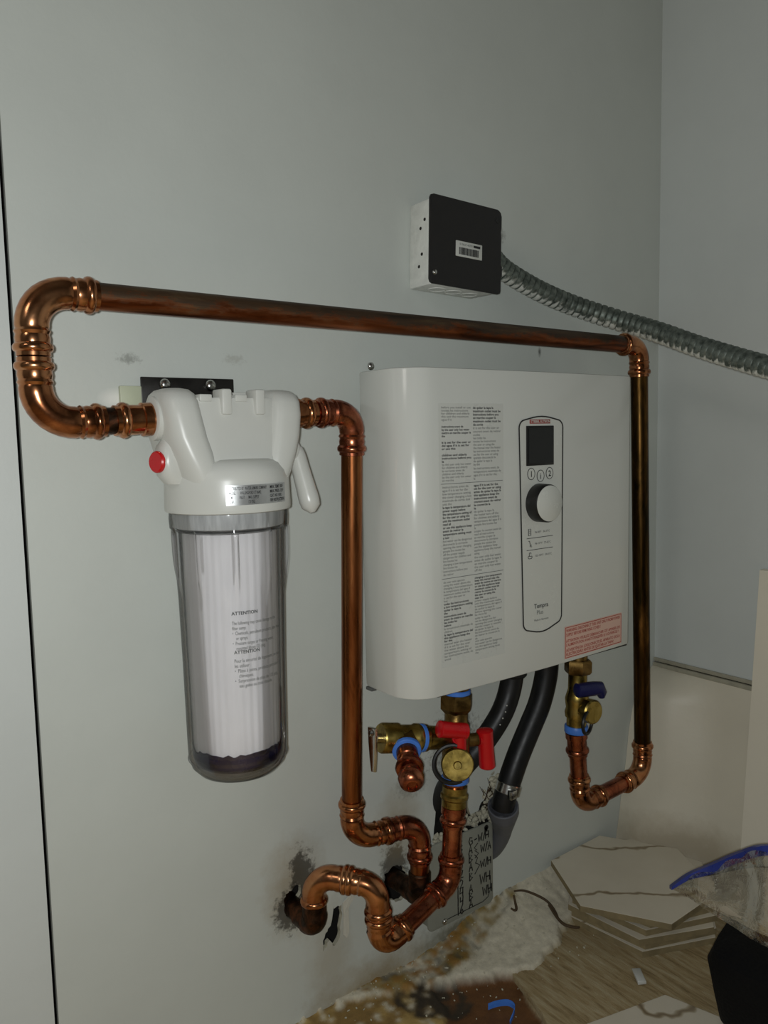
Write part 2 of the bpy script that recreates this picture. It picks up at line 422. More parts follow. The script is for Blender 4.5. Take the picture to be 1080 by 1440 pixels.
# ================================================================== STRUCTURE
def holed_wall(name, x0, x1, z0, z1, holes, mat, th=.006):
    bm = B(); loops = [[(x0, z0), (x1, z0), (x1, z1), (x0, z1)]] + holes; edges = []; hv = []
    for lp in loops:
        vv = [bm.verts.new((x, 0, z)) for x, z in lp]; hv.append(vv)
        edges += [bm.edges.new((vv[i], vv[(i+1) % len(vv)])) for i in range(len(vv))]
    bmesh.ops.triangle_fill(bm, edges=edges, use_beauty=True, normal=(0, -1, 0))
    for vv in hv:
        bk = [bm.verts.new((v.co.x, th, v.co.z)) for v in vv]
        for i in range(len(vv)):
            j = (i+1) % len(vv); f = bm.faces.new((vv[i], vv[j], bk[j], bk[i])); f.material_index = 1 if vv is not hv[0] else 0
    for f in bm.faces:
        if f.normal.y > 0.5: f.normal_flip()
    return obj(name, bm, [mat, M['gyp']], smooth=False, kind='structure')
def rough_loop(lp, amp=.0022, n=4, seed=1):
    rnd = random.Random(seed); out = []
    for i, (x, z) in enumerate(lp):
        x2, z2 = lp[(i+1) % len(lp)]
        for k in range(n):
            t = k/n; out.append((x+(x2-x)*t+rnd.uniform(-amp, amp), z+(z2-z)*t+rnd.uniform(-amp, amp)))
    return out
H1 = [(-.4939, -.2478), (-.4899, -.2405), (-.4801, -.237), (-.4742, -.233), (-.4686, -.2413), (-.4728, -.2505), (-.4653, -.2588), (-.4600, -.2720), (-.4642, -.2800), (-.4789, -.2800), (-.4901, -.2714)]
H2 = [(-.3452, -.2680), (-.3296, -.2600), (-.3160, -.2670), (-.3066, -.2850), (-.3065, -.3080), (-.325, -.3130), (-.3387, -.3050), (-.3470, -.2874)]
H3 = [(-.4255, -.2822), (-.4130, -.2835), (-.4135, -.2971), (-.4160, -.3245), (-.4260, -.3330), (-.4321, -.3229), (-.4415, -.3326), (-.440, -.3157), (-.4300, -.3026)]
H4 = [(-.2516, -.1768), (-.2595, -.1984), (-.2613, -.2278), (-.2654, -.2485), (-.2583, -.2691), (-.2252, -.2804), (-.1659, -.2796), (-.1573, -.2611), (-.1500, -.235), (-.1427, -.2019), (-.1566, -.1916), (-.1652, -.2144), (-.1818, -.2323), (-.1967, -.235), (-.203, -.2052), (-.2132, -.1858)]
ZB, ZT = -.46, 1.70
wb = holed_wall('wall_back', -.7475, .2275, ZB, ZT, [rough_loop(h, .0016, 4, i) for i, h in enumerate((H1, H2, H3, H4))], M['wall'])
prop(wb, 'painted wall carrying the heater and the filter, stained near the floor')
bm = B(); box(bm, (-2.3, 0, ZB), (-.7512, .0125, ZT)); prop(obj('wall_back_panel', bm, M['wall2'], smooth=False, kind='structure'), 'wall panel left of the dark vertical seam')
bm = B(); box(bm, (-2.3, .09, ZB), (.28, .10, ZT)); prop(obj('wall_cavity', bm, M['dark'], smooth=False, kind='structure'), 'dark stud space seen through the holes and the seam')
ZTR = -.088
bm = B(); box(bm, (.2275, -2.0, ZTR), (.24, .0125, ZT)); prop(obj('wall_right', bm, M['wall2'], smooth=False, kind='structure'), 'upper part of the right side wall above the horizontal trim')
bm = B(); box(bm, (.262, -2.0, ZB), (.275, .0125, ZTR+.05)); obj('wall_right_backing', bm, M['dark'], smooth=False, kind='structure')
bm = B(); box(bm, (-2.3, -2.0, ZB), (-2.29, .0, ZT)); obj('wall_left', bm, M['room'], smooth=False, kind='structure')
bm = B(); box(bm, (-2.3, -2.01, ZB), (.275, -2.0, ZT)); obj('wall_front', bm, M['room'], smooth=False, kind='structure')
bm = B(); box(bm, (-2.3, -2.0, ZT), (.275, .0125, ZT+.02)); obj('ceiling', bm, M['room'], smooth=False, kind='structure')
# trim strip with two beads on the right wall
bm = B()
box(bm, (.2235, -2.0, -.0925), (.2275, -.0005, -.0860), .0012); box(bm, (.2205, -2.0, -.1015), (.2275, -.0005, -.0935), .002)
prop(obj('trim_1', bm, M['trim'], kind='structure'), 'narrow horizontal plastic trim on the right wall')

def smooth01(a, b, x):
    t = max(0.0, min(1.0, (x-a)/(b-a))); return t*t*(3-2*t)
def sheet_x(y, z):
    prof = [(-.098, .2240), (-.112, .2000), (-.132, .176), (-.20, .158), (-.30, .1400), (-.364, .1285), (-.42, .1200)]
    if z >= prof[0][0]: x = prof[0][1]
    else:
        x = prof[-1][1]
        for (za, xa), (zb, xb) in zip(prof, prof[1:]):
            if zb <= z <= za: x = xa + (xb-xa)*(za-z)/(za-zb); break
    flat = .2240 - (.2240-.165)*max(0, (-.098-z))/.322
    k = smooth01(0.02, .13, -y)
    return x*(1-k) + flat*k + .003*noise.noise(V((0, y*18, z*14)))
bm = B(); NY, NZ = 44, 34; g = []
for i in range(NY+1):
    y = -.0006 - .56*(i/NY)
    g.append([bm.verts.new((sheet_x(y, -.098-.322*j/NZ), y, -.098-.322*j/NZ)) for j in range(NZ+1)])
for i in range(NY):
    for j in range(NZ): bm.faces.new((g[i][j], g[i+1][j], g[i+1][j+1], g[i][j+1]))
r = bmesh.ops.extrude_face_region(bm, geom=list(bm.faces)); bmesh.ops.translate(bm, verts=[e for e in r['geom'] if isinstance(e, bmesh.types.BMVert)], vec=(.003, 0, 0))
prop(obj('wall_right_lower', bm, M['sheet'], kind='structure'), 'bowed wall sheet below the trim on the right')

# ---- floor: rough ground mesh with real relief and zones of plaster, rot and stained wood
def inpoly(x, y, P):
    c = False; n = len(P)
    for i in range(n):
        x1, y1 = P[i]; x2, y2 = P[(i+1) % n]
        if (y1 > y) != (y2 > y) and x < (x2-x1)*(y-y1)/(y2-y1)+x1: c = not c
    return c
Z_CRUST = [(-.50, .03), (-.468, .0), (-.425, -.006), (-.342, -.030), (-.277, -.064), (-.224, -.092), (-.191, -.110), (-.139, -.100), (-.085, -.085), (-.050, -.060), (.02, .03)]
Z_PIT = [(-.313, -.046), (-.277, -.060), (-.224, -.092), (-.205, -.105), (-.236, -.166), (-.30, -.30), (-.345, -.20), (-.337, -.125)]
Z_ROT = [(-.3496, -.026), (-.2798, -.062), (-.280, -.100), (-.3217, -.112), (-.3558, -.0805), (-.3723, -.0447)]
Z_MOSS = [(-.42, .01), (-.10, .01), (-.125, -.010), (-.17, -.022), (-.22, -.042), (-.28, -.052), (-.34, -.036)]
FC = {'crust': srgb(208, 201, 180), 'pit': srgb(104, 68, 34), 'rot': srgb(58, 50, 38), 'moss': srgb(136, 114, 56), 'orange': srgb(166, 104, 44), 'tan': srgb(186, 158, 96), 'brown': srgb(140, 112, 62), 'wood': srgb(160, 146, 114)}
bm = B(); lay = bm.loops.layers.float_color.new('Col')
X0, X1, Y0, Y1 = -.62, .27, -.62, .0; NX, NYY = 356, 248; g = []; colr = {}
for i in range(NX+1):
    row = []
    for j in range(NYY+1):
        x = X0+(X1-X0)*i/NX; y = Y0+(Y1-Y0)*j/NYY
        n1 = noise.fractal(V((x*22, y*22, 1.7)), 1.0, 2.0, 4); n2 = noise.fractal(V((x*70, y*70, 5.1)), 1.0, 2.0, 3)
        xx, yy = x+.012*n1+.004*n2, y+.012*noise.fractal(V((x*25, y*25, 9.3)), 1.0, 2.0, 4)+.004*n2
        mound = .036*smooth01(-.30, -.13, x)*math.exp(y/.055)
        z = -.4075 + mound + .0022*n1 + .0007*n2
        if inpoly(xx, yy, Z_CRUST): c = FC['crust']; z += .004+.0007*n2
        elif inpoly(xx, yy, Z_PIT): c = FC['pit']; z -= .008
        else:
            t = smooth01(-.25, .35, n1+.25*n2); c = tuple(FC['brown'][k]*(1-t)+FC['tan'][k]*t for k in range(4))
            if x > -.24: c = FC['wood']; z -= .006
            elif n2 > .42: c = FC['crust']
        if inpoly(xx, yy, Z_ROT):
            t = smooth01(-.1, .55, n2+.4*n1); c = tuple(FC['rot'][k]*(1-t)+c[k]*t for k in range(4)); z -= .002
        if inpoly(xx, yy, Z_MOSS):
            t = smooth01(-.45, .2, n1*.7+n2*.8); t2 = max(0, n2)*1.2
            c = tuple(c[k]*(1-t)+FC['moss'][k]*t for k in range(4))
            if n2 > .12 and x < -.20: c = tuple(c[k]*.65+FC['orange'][k]*.35 for k in range(4))
            if n2 < -.30: c = tuple(c[k]*.35 for k in range(3))+(1,)
            z += .003*n1
        row.append([x, y, z, c])
    g.append(row)
for _ in range(3):          # worn, rounded edges between the zones
    zz = [[q[2] for q in row] for row in g]
    for i in range(1, NX):
        for j in range(1, NYY):
            g[i][j][2] = (zz[i][j]*2+zz[i-1][j]+zz[i+1][j]+zz[i][j-1]+zz[i][j+1])/6
for _ in range(2):
    cc = [[q[3] for q in row] for row in g]
    for i in range(1, NX):
        for j in range(1, NYY):
            nb = (cc[i][j], cc[i][j], cc[i-1][j], cc[i+1][j], cc[i][j-1], cc[i][j+1])
            g[i][j][3] = tuple(sum(c[k] for c in nb)/6 for k in range(3))+(1,)
for row in g:
    for k, q in enumerate(row):
        v = bm.verts.new((q[0]+random.uniform(-.0009, .0009), q[1]+(random.uniform(-.0009, .0009) if k < NYY else 0), q[2])); colr[v] = q[3]; row[k] = v
for i in range(NX):
    for j in range(NYY):
        f = bm.faces.new((g[i][j], g[i+1][j], g[i+1][j+1], g[i][j+1]))
        for l in f.loops: l[lay] = colr[l.vert]
floor = prop(obj('floor', bm, M['floor'], kind='structure', recalc=False), 'dirty broken floor with plaster crust, rot and stained wood')
bm = B(); box(bm, (-2.3, -2.0, -.47), (.275, .0, -.435)); obj('floor_base', bm, M['base'], smooth=False, kind='structure')
# worn board lying in the floor
bm = B(); poly = [(-.212, -.086, -.413), (-.238, -.170, -.413), (-.330, -.345, -.413), (-.10, -.46, -.413), (.16, -.27, -.413), (.135, -.02, -.413), (-.05, -.03, -.413)]
poly = [(x, y, z) for x, y, z in poly]
prism(bm, poly, (0, 0, .0085), .0015); obj('board', bm, M['wood'], floor, label='worn grey-brown board in the floor')

# ================================================================== WATER HEATER
HW = -.391; HH = .369
def yf(x):   # bowed front of the cover
    u = max(0, min(1, (x+.36)/.36)); return -(.1205 - .0035*u + .0045*math.sin(PI*u))
ht = thing('water_heater', (-.19, 0, 0), 'white wall-hung electric water heater with a display, a round knob and printed text', 'water heater')
prof = [(HW+.002, -.032), (HW, -.036), (HW, -.078)]
cx, cy, R = HW+.040, -.0815, .040
for k in range(1, 12):
    a = PI + (PI/2)*k/12; prof.append((cx+R*math.cos(a), cy+R*math.sin(a)))
for k in range(0, 15): x = -.345+.339*k/14; prof.append((x, yf(x)))
prof += [(-.0025, -.1160), (0, -.112), (0, -.036), (-.002, -.032)]
bm = B()
vv = [bm.verts.new((x, y, 0)) for x, y in prof]; f = bm.faces.new(vv)
rr = bmesh.ops.extrude_face_region(bm, geom=[f]); nv = [e for e in rr['geom'] if isinstance(e, bmesh.types.BMVert)]
bmesh.ops.translate(bm, verts=nv, vec=(0, 0, HH))
caps_ = [fc for fc in bm.faces if len(fc.verts) > 6]; es = {e for fc in caps_ for e in fc.edges}
bmesh.ops.bevel(bm, geom=list(es), offset=.0022, segments=2, affect='EDGES', profile=.5)
cover = obj('cover', bm, M['heater'], ht)
bm = B(); box(bm, (-.352, -.034, .010), (-.020, -.0005, .355), .002); obj('back_plate', bm, M['housing'], ht)
bm = B(); box(bm, (-.350, -.1165, -.0016), (-.006, -.104, .001)); obj('bottom_seam', bm, M['black_plastic'], ht)
bm = B(); box(bm, (-.392, -.046, -.004), (-.384, -.034, .0), .001); obj('latch_tab', bm, M['inkgrey'], ht)

def on_front(off=.0004):
    return lambda x0, z0: (lambda x, y: V((x0+x, yf(x0+x)-off, z0+y)))
OF = on_front(.0005); OF2 = on_front(.0012)
# control panel: raised plate with a black outline
def panel_outline(inset=0.0):
    # four sides met by round corners; the ends are gentle arcs
    xl0, xr0, xl1, xr1 = -.2247+inset, -.1470-inset, -.2188+inset, -.1492-inset
    P = []; r = .010
    def corner(cx_, cz_, a0, a1):
        for k in range(7):
            a = math.radians(a0+(a1-a0)*k/6); P.append((cx_+r*math.cos(a), cz_+r*math.sin(a)))
    corner(xl0+r, .3010-inset, 178, 105)
    for k in range(1, 8): t = k/8; P.append((xl0+r+(xr0-xl0-2*r)*t, .3110-inset+.0042*math.sin(PI*t)))
    corner(xr0-r, .3010-inset, 75, 2)
    corner(xr1-r, .0660+inset, -2, -68)
    for k in range(1, 8): t = k/8; P.append((xr1-r-(xr1-xl1-2*r)*t, .0560+inset-.0055*math.sin(PI*t)-.002*t))
    corner(xl1+r, .0640+inset, -112, -178)
    return P
cpanel = None
bm = B(); po = panel_outline(.0004); prism(bm, [(x, yf(x)-.0001, z) for x, z in po][::-1], (0, -.0006, 0)); cpanel = obj('control_panel', bm, M['panel'], ht, smooth=False)
bm = B(); ribbon(bm, [(x, yf(x)-.0006, z) for x, z in panel_outline()], .0016, V((0, -1, 0)), .0006, True); obj('panel_outline', bm, M['ink'], cpanel, smooth=False)
dx0, dx1, dz0, dz1 = -.2127, -.1652, .2560, .3040
yd = yf(-.19)
bm = B(); box(bm, (dx0, yd-.0022, dz0), (dx1, yd+.001, dz1), .0006); disp = obj('display', bm, M['black_plastic'], ht)
bm = B(); box(bm, (dx0+.003, yd-.0027, dz0+.003), (dx1-.003, yd-.002, dz1-.003)); obj('display_glass', bm, M['black_gloss'], disp, smooth=False)
bm = B(); box(bm, (-.2065, yd-.0013, .3065), (-.1705, yd, .3115), .0004); lg = obj('logo_plate', bm, M['logo'], ht)
place_text('logo_lettering', text_mesh('STIEBEL ELTRON', .0042, bold=.02), M['panel'], lg, lambda x, y: V((-.2055+x, yd-.0015, .3075+y+.0032)), fit=(.034, .0032))
for (bx, bz, s) in ((-.2044, .2462, '1'), (-.1880, .2432, 'i'), (-.1717, .2458, '2')):
    ring = [(bx+.0062*math.cos(a*PI/12), yf(bx)-.0008, bz+.0070*math.sin(a*PI/12)) for a in range(24)]
    bm = B(); prism(bm, [(x, yf(bx)-.0004, z) for x, _, z in ring], (0, -.0006, 0)); bt = obj('button', bm, M['panel'], ht, smooth=False, label='round button printed '+s)
    bm = B(); ribbon(bm, ring, .0007, V((0, -1, 0)), .0004, True); obj('button_ring', bm, M['ink'], bt, smooth=False)
    place_text('button_digit', text_mesh(s, .010, align='CENTER', bold=.015), M['ink'], bt, lambda x, y, bx=bx, bz=bz: V((bx+x, yf(bx)-.0013, bz-.0036+y)))
kx, kz = -.1905, .2105
bm = B(); lathe(bm, (kx, yd+.0005, kz), (0, -1, 0), [(0, .0232), (.001, .0236), (.0165, .0232), (.018, .0222)], 40); kn = obj('knob', bm, M['black_plastic'], ht, label='round black knob with a pale face')
bm = B(); lathe(bm, (kx, yd-.0172, kz), (0, -1, 0), [(0, .0218), (.0012, .0218), (.0018, .0210)], 40); obj('knob_face', bm, M['panel'], kn)
for z, s1, s2 in ((.1735, '96-98°F', '36-37°C'), (.1595, '98-107°F', '37-42°C'), (.1445, '102-109°F', '39-43°C')):
    place_text('temperature_print', text_mesh(s1+'   '+s2, .0036), M['ink'], cpanel, OF2(-.1985, z), fit=None)
for z0, x1 in ((.1680, -.166), (.1535, -.166)):
    bm = B(); ribbon(bm, [(-.2125, yf(-.21)-.0008, z0), (x1, yf(x1)-.0008, z0)], .0006, V((0, -1, 0)), .0004); obj('panel_rule', bm, M['ink'], cpanel, smooth=False)
def icon(strokes, x0, z0, s=.006):
    bm = B()
    for st in strokes: ribbon(bm, [(x0+a*s, yf(x0)-.0008, z0+b*s) for a, b in st], .0006, V((0, -1, 0)), .0004)
    obj('panel_icon', bm, M['ink'], cpanel, smooth=False)
icon([[(0, 0), (0, 1.3), (.7, 1.3), (.7, 0), (0, 0)], [(.2, .5), (.5, .5)], [(.2, .9), (.5, .9)]], -.2095, .1715)
icon([[(0, 1.2), (.3, 1.2), (.6, .2)], [(.4, .1), (.9, .4)], [(.6, 0), (1.0, 0)]], -.2095, .1575)
icon([[(0, .2), (.2, 0), (.9, 0), (1.1, .2), (1.1, .5), (0, .5), (0, .2)], [(.3, .5), (.3, 1.2), (.8, 1.2), (.8, .9)]], -.2100, .1430)
place_text('panel_lettering', text_mesh('Tempra', .0080, bold=.010), M['ink'], cpanel, OF2(-.2000, .0800), fit=None)
place_text('panel_lettering', text_mesh('Plus', .0074), M['inkgrey'], cpanel, OF2(-.1955, .0720), fit=None)
place_text('panel_lettering', text_mesh('Made in Germany', .0036), M['ink'], cpanel, OF2(-.2000, .0640), fit=None)
# printed instruction film
def sheet_front(name, x0, x1, z0, z1, mat, off=.0003, parent=ht):
    bm = B(); n = 10
    a = [[bm.verts.new((x0+(x1-x0)*k/n, yf(x0+(x1-x0)*k/n)-o, z)) for k in range(n+1)] for z, o in ((z0, 0), (z0, off), (z1, off), (z1, 0))]
    for r1, r2 in zip(a, a[1:]):
        for k in range(n): bm.faces.new((r1[k], r1[k+1], r2[k+1], r2[k]))
    return obj(name, bm, mat, parent, smooth=False)
film = sheet_front('instruction_label', -.3470, -.2500, .0330, .3300, M['label'])
WORDS = ('if it is set for the user or using the water above the temperature setting of this unit the maximum outlet must be limited to avoid '
 'scalding read all instructions before you install or use this appliance keep the manual near the heater turn off the power supply before '
 'opening the cover changing a low temperature setting must be done by the user only hot water can be dangerous for children and elderly people '
 'lire toutes les instructions avant de mettre en marche couper le courant avant de retirer le couvercle la temperature maximale de sortie doit '
 'lea todas las instrucciones antes de usar este aparato desconecte la corriente antes de quitar la tapa la temperatura del agua').split()
rw = random.Random(3)
def lines(n, width, short=()):
    out = []
    for i in range(n):
        s = ''; lim = width if i not in short else rw.randint(6, width//2)
        k = rw.randrange(len(WORDS))
        while True:
            nx = (s+' '+WORDS[k % len(WORDS)]).strip()
            if len(nx) > lim: break
            s = nx; k += 1
        out.append(s or 'the')
    return out
def block(x0, x1, ztop, zbot, spec):
    # spec: list of (number of lines, bold?, blank after?)
    tot = sum(n+(1 if bl else 0) for n, b, bl in spec); pitch = (ztop-zbot)/tot; z = ztop
    for n, b, bl in spec:
        ls = lines(n, 26, short=(n-1,) if n > 1 else ())
        me = text_mesh('\n'.join(ls), pitch*.96, spacing=1.0, bold=.022 if b else 0.0)
        h = (n-.28)*pitch; wd = max(v.co.x for v in me.vertices)-min(v.co.x for v in me.vertices)
        place_text('printed_lines', me, M['ink'] if b else M['inkgrey'], film, OF(x0, z-pitch*.1), fit=(x1-x0, h))
        z -= pitch*(n+(1 if bl else 0))
LX0, LX1, RX0, RX1 = -.3430, -.3005, -.2970, -.2545
block(LX0, LX1, .3270, .2430, [(5, 0, 1), (4, 1, 1), (3, 1, 1), (3, 1, 0), (6, 0, 0)])
block(RX0, RX1, .3270, .2430, [(6, 1, 0), (3, 0, 0), (9, 0, 0), (4, 0, 0)])
block(LX0, LX1, .2390, .1370, [(6, 0, 0), (6, 1, 0), (4, 1, 0), (11, 0, 0)])
block(RX0, RX1, .2390, .1370, [(8, 1, 0), (6, 0, 0), (8, 0, 0), (5, 0, 0)])
block(LX0, LX1, .1320, .0400, [(7, 0, 0), (4, 1, 0), (4, 1, 0), (2, 0, 0), (3, 1, 0), (6, 0, 0)])
block(RX0, RX1, .1320, .0400, [(8, 1, 0), (6, 0, 0), (8, 0, 0), (5, 0, 0)])
for z in (.2410, .1345):
    bm = B(); ribbon(bm, [(x, yf(x)-.0006, z) for x in (-.345, -.32, -.30, -.275, -.252)], .0005, V((0, -1, 0)), .0003); obj('label_rule', bm, M['inkgrey'], film, smooth=False)
wl = sheet_front('warning_label', -.1425, -.0205, .0052, .0475, M['redlabel'])
bm = B(); ribbon(bm, [(x, yf(x)-.0006, z) for x, z in ((-.1410, .0460), (-.08, .0460), (-.022, .0460), (-.022, .0067), (-.08, .0067), (-.1410, .0067))], .0008, V((0, -1, 0)), .0003, True); obj('label_border', bm, M['red_ink'], wl, smooth=False)
for z, s in ((.0440, 'WARNING: DISCONNECT THIS UNIT ONLY FROM POWER\nSUPPLY BEFORE REMOVING COVER !'), (.0310, "ATTENTION: VEUILLEZ DÉBRANCHER CET APPAREIL DE\nL'ALIMENTATION AVANT D'ENLEVER LE COUVERCLE !"), (.0180, 'ADVERTENCIA: ¡DESCONECTE EL APARATO DE LA\nELECTRICIDAD ANTES DE QUITAR LA TAPA!')):
    place_text('warning_print', text_mesh(s, .0052, bold=.01), M['red_ink'], wl, OF(-.1395, z), fit=(.115, .0098))
def screw(parent, p, d, r=.0045, name='screw', label=None, top=False):
    bm = B(); lathe(bm, p, d, [(-.004, r*.5), (0, r*.5), (0, r), (r*.35, r*.95), (r*.65, r*.7), (r*.8, r*.3)], 16)
    o = obj(name, bm, M['steel'], parent, label=label); return o
s_ = screw(None, (-.352, -.0025, .3795), (0, -1, 0), .0048); prop(s_, 'silver screw in the wall just above the heater corner', 'screw')

# ================================================================== WATER FILTER
fx, fy = -.583, -.085
fl = thing('water_filter', (fx, 0, .1), 'white and clear cartridge water filter hung from a black bracket', 'water filter')
# bracket on the wall
bm = B(); box(bm, (-.634, -.0035, .326), (-.533, -.0005, .3595), .001); box(bm, (-.634, -.05, .326), (-.533, -.0005, .329), .001)
br = obj('bracket', bm, M['black_steel'], fl)
screw(br, (-.610, -.0040, .3520), (0, -1, 0), .0062); screw(br, (-.5605, -.0040, .3520), (0, -1, 0), .0062)
bm = B(); box(bm, (-.656, -.006, .3290), (-.6345, -.0005, .3500), .001); obj('shim', bm, M['shim'], fl)
# head: skirt, shoulder, two cheeks and a recessed face between them
bm = B(); lathe(bm, (fx, fy, .228), (0, 0, 1), [(0, .0575), (.001, .0595), (.004, .0600), (.030, .0590), (.038, .0575), (.045, .0530), (.049, .0460), (.050, .030)], 48)
head = obj('head', bm, M['housing'], fl)
bm = B()
loft(bm, [(.262, fx, fy, .046, .046, 4), (.280, fx, fy, .046, .038, 5), (.310, fx, fy, .046, .030, 6), (.331, fx, fy, .046, .027, 6), (.3335, fx, fy, .045, .026, 6)], 40)
obj('head_face', bm, M['housing'], head)
def cheek(sx):
    bm = B()
    loft(bm, [(.244, fx+sx*.032, fy, .0170, .0400, 2.4), (.256, fx+sx*.0345, fy, .0185, .0420, 2.5), (.268, fx+sx*.0385, fy, .0190, .0425, 2.7), (.282, fx+sx*.0430, fy, .0195, .0415, 3.0), (.298, fx+sx*.0480, fy, .0190, .0390, 3.2),
              (.318, fx+sx*.0515, fy, .0185, .0365, 3.2), (.330, fx+sx*.0525, fy, .0180, .0340, 3.0), (.337, fx+sx*.0525, fy, .0165, .0290, 2.8), (.341, fx+sx*.0525, fy, .0130, .0220, 2.6), (.3425, fx+sx*.0525, fy, .0080, .0130, 2.4)], 40)
    return obj('port_cheek', bm, M['housing'], head)
cheek(-1); cheek(1)
for sx in (-1, 1):
    bm = B(); lathe(bm, (fx+sx*.066, fy, .3155 if sx < 0 else .3200), (sx, 0, 0), [(0, .0185), (.001, .0200), (.0055, .0200), (.0065, .0185)], 28); obj('port', bm, M['housing'], head)
for x in (fx-.012, fx+.022):        # ribs on the face top
    bm = B(); box(bm, (x-.005, fy-.0325, .318), (x+.005, fy-.010, .3415), .002); obj('rib', bm, M['housing'], head)
for x in (fx-.031, fx+.004):
    bm = B(); box(bm, (x-.006, fy-.0285, .330), (x+.006, fy-.006, .3365), .001); obj('notch_tab', bm, M['housing'], head)
bm = B(); box(bm, (fx+.020, -.05, .3385), (fx+.052, -.012, .3425), .001); obj('mounting_tab', bm, M['housing'], head)
# red pressure button, left side
bm = B(); loft(bm, [(.256, fx-.056, fy-.009, .0090, .0100, 2.5), (.264, fx-.060, fy-.009, .0110, .0135, 2.6), (.276, fx-.0625, fy-.009, .0105, .0150, 2.8), (.289, fx-.061, fy-.009, .0105, .0130, 2.6), (.297, fx-.057, fy-.009, .0090, .0090, 2.5)], 28); rb = obj('button_boss', bm, M['housing'], head)
bm = B(); lathe(bm, (fx-.0700, fy-.0120, .2765), (-1, -.35, .05), [(-.003, .0098), (.0045, .0098), (.0058, .0086)], 28); obj('red_button', bm, M['red'], fl, label='red pressure release button')
# valve lever, right side
bm = B(); lathe(bm, (fx+.054, fy-.008, .283), (1, 0, 0), [(0, .0150), (.012, .0150), (.0165, .0120), (.018, .006)], 28)
lever = obj('lever', bm, M['housing'], fl)
bm = B(); P0 = V((fx+.0690, fy-.012, .2840)); P1 = V((fx+.0770, fy-.026, .2270))
pts = [P0.lerp(P1, k/10) for k in range(11)]
sweep(bm, [P0+(P0-P1).normalized()*.004]+pts+[P1+(P1-P0).normalized()*.006], [.004]+[.0080, .0090, .0092, .0092, .0094, .0096, .0098, .0100, .0104, .0104, .0094]+[.003], 18); obj('lever_handle', bm, M['housing'], lever)
# rating label wrapped on the skirt
def wrap(r, a0, z0):
    return lambda x, y: V((fx+r*math.sin(a0+x/r), fy-r*math.cos(a0+x/r), z0+y))
def wrap_sheet(name, r, a0, a1, z0, z1, mat, parent, rot=0):
    bm = B(); n = 16; rows = []
    for z in (z0, z1): rows.append([bm.verts.new((fx+r*math.sin(a0+(a1-a0)*k/n), fy-r*math.cos(a0+(a1-a0)*k/n), z)) for k in range(n+1)])
    for k in range(n): bm.faces.new((rows[0][k], rows[0][k+1], rows[1][k+1], rows[1][k]))
    return obj(name, bm, mat, parent, smooth=True)
# angles: 0 faces -y; the camera sits towards -x,-y
sl = wrap_sheet('rating_label', .0603, -.47, .62, .2365, .2545, M['silver_label'], fl)
place_text('rating_print', text_mesh('DISTRIBUTED BY  WATER & MARK COMPANY\nMODEL        WALLINGFORD CT 06492\n   M             INLET       MAX. SUPPLY\n CAP.                          125 PSIG', .0042, bold=.01), M['ink'], sl, wrap(.0606, -.42, .2530), fit=(.036, .0150))
place_text('rating_print', text_mesh('MAX. TEMP. 100 F\nMAX. PRESS. 125 P\nCAT. NO. 5592\nSEE INSTRUCTIONS', .0042, bold=.02), M['ink'], sl, wrap(.0606, .24, .2530), fit=(.021, .0150))
# clear sump: threaded collar, ribbed neck, tapering bowl
def sump_profile(z):
    pts = [(.228, .0560), (.222, .0565), (.213, .0560), (.210, .0525), (.160, .0515), (.145, .0508), (.08, .0495), (.0, .0485), (-.012, .0482), (-.022, .0455), (-.029, .0390), (-.0325, .028), (-.034, .012)]
    return [(p[0], p[1]) for p in pts]
bm = B(); seg = 288; rings = []
pr = sump_profile(0)
full = []
for (za, ra), (zb, rb_) in zip(pr, pr[1:]):
    m_ = max(1, int(abs(za-zb)/.008))
    for k in range(m_): full.append((za+(zb-za)*k/m_, ra+(rb_-ra)*k/m_))
full.append(pr[-1])
for z, r in full:
    ring = []
    for k in range(seg):
        a = 2*PI*k/seg; rr_ = r
        if .142 < z < .2105:
            rib = smooth01(.80, .97, math.cos(a*10+.35)); rr_ = r + .0046*rib*smooth01(.142, .185, z)
        ring.append(bm.verts.new((fx+rr_*math.cos(a), fy+rr_*math.sin(a), z)))
    rings.append(ring)
for a, b in zip(rings, rings[1:]):
    for k in range(seg): bm.faces.new((a[k], a[(k+1) % seg], b[(k+1) % seg], b[k]))
bm.faces.new(rings[-1])
sump = obj('sump', bm, M['clear'], fl, label='clear plastic sump')
bm = B(); ins = [(z, r-.0045) for z, r in full if z > -.024 and r > .02]
lathe(bm, (fx, fy, 0), (0, 0, 1), [(z, r) for z, r in ins], 48, caps=False)
obj('sump_inner_wall', bm, M['clear'], sump)
bm = B(); lathe(bm, (fx, fy, .2115), (0, 0, 1), [(0, .0470), (.002, .0520), (.010, .0530), (.0165, .0530), (.0165, .047)], 48, caps=False); obj('thread_ring', bm, M['thread'], sump)
bm = B(); lathe(bm, (fx, fy, 0), (0, 0, 1), [(.2108, .0468), (.2100, .0500), (.2092, .0468)], 48, caps=False); obj('seal_ring', bm, M['thread'], sump)
